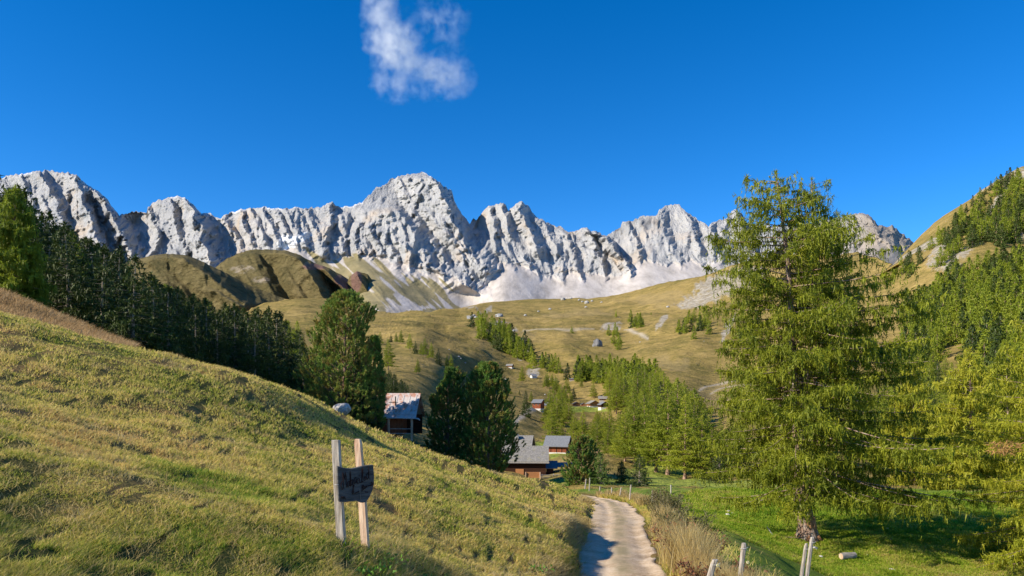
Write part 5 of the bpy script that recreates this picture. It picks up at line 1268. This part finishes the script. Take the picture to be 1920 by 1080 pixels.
def hill_samples(n, rng, ypow=1.0, x0=-90, x1=1125, y1=1130):
    x = rng.uniform(x0, x1, n); ys = SIL(x); y = ys+(y1-ys)*rng.rand(n)**ypow
    u = (x-960)/F; v = (HY-y)/F; Y = 1.6/np.maximum(HA*u+HB-v, .012); X = u*Y
    k = (Y > 2.2) & (Y < 75) & (X < X_bank(Y)+.45); return X[k], Y[k]
rg = np.random.RandomState(77)
X, Y = hill_samples(520000, rg)
k = noise2(X/(.07+.004*Y), Y/(.12+.015*Y), 6) > -.75+.45*rg.rand(len(X)); X, Y = X[k], Y[k]
cl = 1+.25*noise2(X/.9, Y/.9, 1)+.25*noise2(X/3.2, Y/3.2, 2)+.45*noise2(X/.3, Y/.3, 3)
blade_mesh("grass", X, Y, (.042+.0021*Y)*cl.clip(.3, 2)*(.6+.8*rg.rand(len(X))), np.maximum(.0045, .00125*Y)*(.7+.6*rg.rand(len(X))), M_bl_hill, "short mown straw and green turf covering the hillside", rg, .55, (.15, -.05))
# long straw tufts in patches, on the upper left rim and along the bank
def clumps(cx, cy, n, spread, rng):
    i = rng.randint(len(cx), size=n); return cx[i]+rng.normal(size=n)*spread, cy[i]+rng.normal(size=n)*spread
cx, cy = hill_samples(420, rg); X, Y = clumps(cx, cy, 26000, .10, rg)
blade_mesh("dry_grass", X, Y, (.07+.0028*Y)*(.5+.9*rg.rand(len(X))), np.maximum(.0035, .0011*Y), M_bl_dry, "long straw tufts dotted over the hillside", rg, .75, (.2, -.1))
x = rg.uniform(-80, 250, 34000); band = rg.rand(len(x)); y = SIL(x)+1+band*(38+.02*(250-x))*(1-sstep(150, 250, x)*.7); u = (x-960)/F; v = (HY-y)/F; Y = np.minimum(1.6/np.maximum(HA*u+HB-v, .012), 62); X = u*Y
blade_mesh("dry_grass", X, Y, .42*(.25+1.1*rg.rand(len(X))**1.5), np.full(len(X), .045), M_bl_red, "tall reddish straw standing on the upper left rim", rg, .35, (.1, 0))
Y = rg.uniform(0, 1, 30000)**1.3*46+8; X = X_bank(Y)+rg.normal(size=len(Y))*.22+.05; cl = (noise2(Y/1.1, Y*0+2, 2)+.6).clip(.15, 1.6)
blade_mesh("dry_grass", X, Y, (.14+.002*Y)*cl*(.5+.8*rg.rand(len(X))), np.maximum(.004, .0011*Y), M_bl_dry, "straw overhanging the cut bank above the track", rg, .6, (.55, -.1))
X = rg.uniform(-1.7, .75, 5200); Y = 7.0+rg.rand(5200)*2.4
blade_mesh("dry_grass", X, Y, .17*(.3+1.3*rg.rand(len(X))), np.full(len(X), .007), M_bl_dry, "matted straw and withered stalks in the hollow below the signpost", rg, .95, (.1, -.3))
X = rg.uniform(-1.7, .75, 4200); Y = 7.0+rg.rand(4200)*1.7
blade_mesh("grass", X, Y, .10*(.4+1.*rg.rand(len(X))), np.full(len(X), .012), M_bl_mead, "broad green blades and leaves in the hollow below the signpost", rg, .8, (0, 0))
# pasture
x = rg.uniform(1180, 1990, 330000); y = 918+(1100-918)*rg.rand(len(x)); Y = 7.1/((y-HY)/F); X = (x-960)/F*Y; k = (X > X_r(Y)+.2); X, Y = X[k], Y[k]
cl = 1+.5*noise2(X/1.3, Y/1.3, 1)+.4*noise2(X/.5, Y/.5, 4)
blade_mesh("pasture_grass", X, Y, (.04+.0028*Y)*cl.clip(.3, 2)*(.6+.8*rg.rand(len(X))), np.maximum(.004, .0012*Y)*(.7+.6*rg.rand(len(X))), M_bl_mead, "lush bright green grass on the pasture under the larches", rg, .5, (.1, 0))
# verge right of the track
Y = 8+52*rg.rand(60000)**1.7; X = X_r(Y)+.08+np.abs(rg.normal(size=len(Y)))*.75
blade_mesh("verge_grass", X, Y, (.09+.004*Y)*(.5+.8*rg.rand(len(X))), np.maximum(.004, .0012*Y), M_bl_hill, "scrubby green and straw verge between track and fence", rg, .5, (.1, 0))
Y = np.concatenate([rg.uniform(11, 26, 11000), rg.uniform(9.5, 14, 6000), rg.uniform(40, 62, 8000)]); X = X_r(Y)+.60+rg.normal(size=len(Y))*.16+.15*noise2(Y/1.2, 0*Y, 3)
cl = (noise2(Y/1.5, X/1.0, 5)*.8+.8).clip(.2, 1.5)
blade_mesh("dry_grass", X, Y, .72*cl*(.5+.6*rg.rand(len(X))), np.maximum(.006, .0011*Y), M_bl_dry, "tall golden straw along the fence beside the track", rg, .17, (.02, 0))
# weedy bush by the fence, brush pile and stems
def weed(name, x, y, d, h, w_, n, mat, label, seed, cat="bush"):
    r = np.random.RandomState(seed); q = W(x, y, d); z = float(znear(q[0], q[1])); e = empty(name, (q[0], q[1], z))
    K = 46; s = np.linspace(0, 1, 6); a = r.rand(K)*2*PI; sp = r.rand(K)**.6*w_
    path = np.stack([np.cos(a)[:, None]*sp[:, None]*(.25+.75*s), np.sin(a)[:, None]*sp[:, None]*(.25+.75*s), (h*(.5+.5*r.rand(K)))[:, None]*s], -1)
    v_, f_ = tubes(path, .008*(1-.7*s)*np.ones((K, 1)), 4); mesh_from("stems", v_, f_, M_twig, e)
    i = r.randint(K, size=n); u = .25+.75*r.rand(n); j = np.minimum((u*5).astype(int), 4); fr = (u*5-j)[:, None]
    P = path[i, j]*(1-fr)+path[i, j+1]*fr+r.normal(size=(n, 3))*.05; v_, f_ = blades(P, r.normal(size=(n, 3))+np.array([0, 0, .5]), .09*(.6+.8*r.rand(n)), .035*np.ones(n)*max(1, d/25), r)
    mesh_from("leaves", v_, f_, mat, e); return tag(e, label, cat)
weed("bush", 1243, 985, 27, 1.35, .75, 2600, M_shrub, "dusty olive weed bush by the thin grey post beside the track", 1)
weed("bush", 1262, 990, 25, 1.2, .7, 2200, M_shrub, "second olive weed bush, right of the dusty one", 2)
weed("bush", 1290, 1005, 21, .9, 1.1, 2400, M_shrub, "low tangled bush of grey brush behind the grey post stub", 3)
weed("bush", 1235, 952, 38, 1.3, .5, 1200, M_shrub, "slim weed clump in front of the tall pale post", 4)
M_rust = mat_leaf("rust_brown_stalks", [(.34, (.10, .04, .02)), (.5, (.22, .09, .04)), (.66, (.30, .17, .08))], .2, scale=20)
weed("bush", 1292, 1052, 14.5, .75, .8, 1700, M_rust, "rust brown withered docks at the edge of the shaded dip", 5)
weed("bush", 1345, 1088, 11.5, .55, .7, 1200, M_rust, "withered brown stalks at the bottom edge between the fence posts", 6)
M_pink = NT("pink_petals").surf((.75, .16, .42), .6, None, .3, 0, .2)
def herb(x, y, d, label, seed, petals=None):
    r = np.random.RandomState(seed); d = 1.6/(HA*(x-960)/F+HB-(HY-y)/F); q = W(x, y, d); z = float(znear(q[0], q[1])); e = empty("wild_plant", (q[0], q[1], z)); n = 44
    P = r.normal(size=(n, 3))*np.array([.10, .08, .0]); P[:, 2] = .03+r.rand(n)*.08; v_, f_ = blades(P, r.normal(size=(n, 3))+np.array([0, 0, .35]), .055*(.6+.6*r.rand(n)), .035*np.ones(n), r); mesh_from("leaves", v_, f_, M_herb, e)
    if petals:
        Pp = np.array([[.03, -.02, .16]])+r.normal(size=(50, 3))*.004; v_, f_ = blades(Pp, r.normal(size=(50, 3))+np.array([0, 0, .3]), np.full(50, .024), np.full(50, .012), r); mesh_from("flower", v_, f_, petals, e)
        MB().tube([(0, 0, 0), (.02, -.01, .09), (.03, -.02, .16)], .0022, 5).build("stem", M_herb, e)
    return tag(e, label, "plant")
M_herb = NT("herb_leaves").surf((.12, .26, .025), .5, None, .4, 0, .35)
herb(812, 1062, 6.3, "leafy clover with one pink flower head at the bottom of the hillside", 1, M_pink)
herb(790, 1046, 6.8, "low leafy herb beside the pink clover", 2); herb(722, 1048, 6.6, "broad-leaved herb under the signpost", 3)
herb(1010, 1046, 8.2, "pale green leafy sprig overhanging the bank", 4); herb(690, 1062, 6.1, "dark leafy herb in the shaded hollow below the signpost", 5)
herb(833, 1072, 6.0, "bright leafy herb right of the pink clover", 6)
M_petw = NT("cream_petals").surf((.80, .76, .50), .6, None, .3, 0, .2)
for x, y, d, lab in [(1402,1054,10.2,"white seed head beside the split-topped fence post"),(1346,1060,9.2,"small yellow flower head beside the short leaning post"),(1270,1020,20,"cream flower head next to the grey post stub")]:
    q = W(x, y, d); z = float(znear(q[0], q[1])); e = empty("meadow_flower", (q[0], q[1], z)); hh = q[2]-z
    MB().tube([(0, 0, 0), (.02, 0, hh*.5), (0, 0, hh)], .003, 5).build("stem", M_bl_dry, e); r = np.random.RandomState(int(x)); v_, f_ = blades(np.zeros((90, 3))+np.array([0, 0, hh]), r.normal(size=(90, 3)), np.full(90, .026), np.full(90, .014), r); mesh_from("flower", v_, f_, M_petw, e); tag(e, lab, "flower")

# ================================================================== CLOUD
def cloud():
    d = 3000.; c = W(782, 82, d); e = MB().box((0, 0, 0), (640, 260, 520)).build("cloud", None); e.location = c
    n = NT("thin_vapour"); p = n.objc(); vol = n.new("ShaderNodeVolumePrincipled"); vol.inputs['Color'].default_value = (1, 1, 1, 1); vol.inputs['Anisotropy'].default_value = .3
    def blob(cx, cz, rx, rz_, ry=90.):
        mp = n.new("ShaderNodeMapping"); mp.vector_type = 'TEXTURE'; mp.inputs['Location'].default_value = (cx, 0, cz); mp.inputs['Scale'].default_value = (rx, ry, rz_); n.link(warp, mp.inputs['Vector'])
        ln = n.new("ShaderNodeVectorMath", operation='LENGTH'); n.link(mp.outputs[0], ln.inputs[0]); return n.val(ln.outputs['Value'], 0., 1., 1., 0.)
    nz = n.new("ShaderNodeTexNoise"); nz.inputs['Scale'].default_value = .011; nz.inputs['Detail'].default_value = 4; n.link(p, nz.inputs['Vector'])
    sub = n.new("ShaderNodeVectorMath", operation='SUBTRACT'); n.link(nz.outputs['Color'], sub.inputs[0]); sub.inputs[1].default_value = (.5, .5, .5)
    mul = n.new("ShaderNodeVectorMath", operation='SCALE'); n.link(sub.outputs[0], mul.inputs[0]); mul.inputs['Scale'].default_value = 95.
    add = n.new("ShaderNodeVectorMath", operation='ADD'); n.link(p, add.inputs[0]); n.link(mul.outputs[0], add.inputs[1]); warp = add.outputs[0]
    s = None
    k = d/F
    for cx, cy, rx, rz_, a in [(715,20,38,60,.8),(740,88,55,48,1.25),(800,125,52,26,.7),(850,150,50,34,.38),(815,35,80,46,.30),(760,165,85,36,.27),(850,90,50,64,.17),(730,150,46,44,.24),(840,150,60,50,.2)]:
        b = n.math('MULTIPLY', blob((cx-782)*k, (82-cy)*k, rx*k*1.15, rz_*k*1.15), a); s = b if s is None else n.math('ADD', s, b)
    f = n.noise(p, .022, 6, .62); den = n.math('MULTIPLY', n.math('MAXIMUM', n.math('SUBTRACT', n.math('MULTIPLY', s, n.val(f, .36, .64, .08, 1.75)), .10), 0.), .013)
    n.link(den, vol.inputs['Density']); n.link(vol.outputs[0], n.out.inputs['Volume']); e.data.materials.append(n.m)
    n.m.cycles.volume_step_rate = 1.0 if hasattr(n.m, 'cycles') and hasattr(n.m.cycles, 'volume_step_rate') else 1
    tag(e, "small thin white cloud high over the main peak", "cloud", kind="stuff")
cloud()
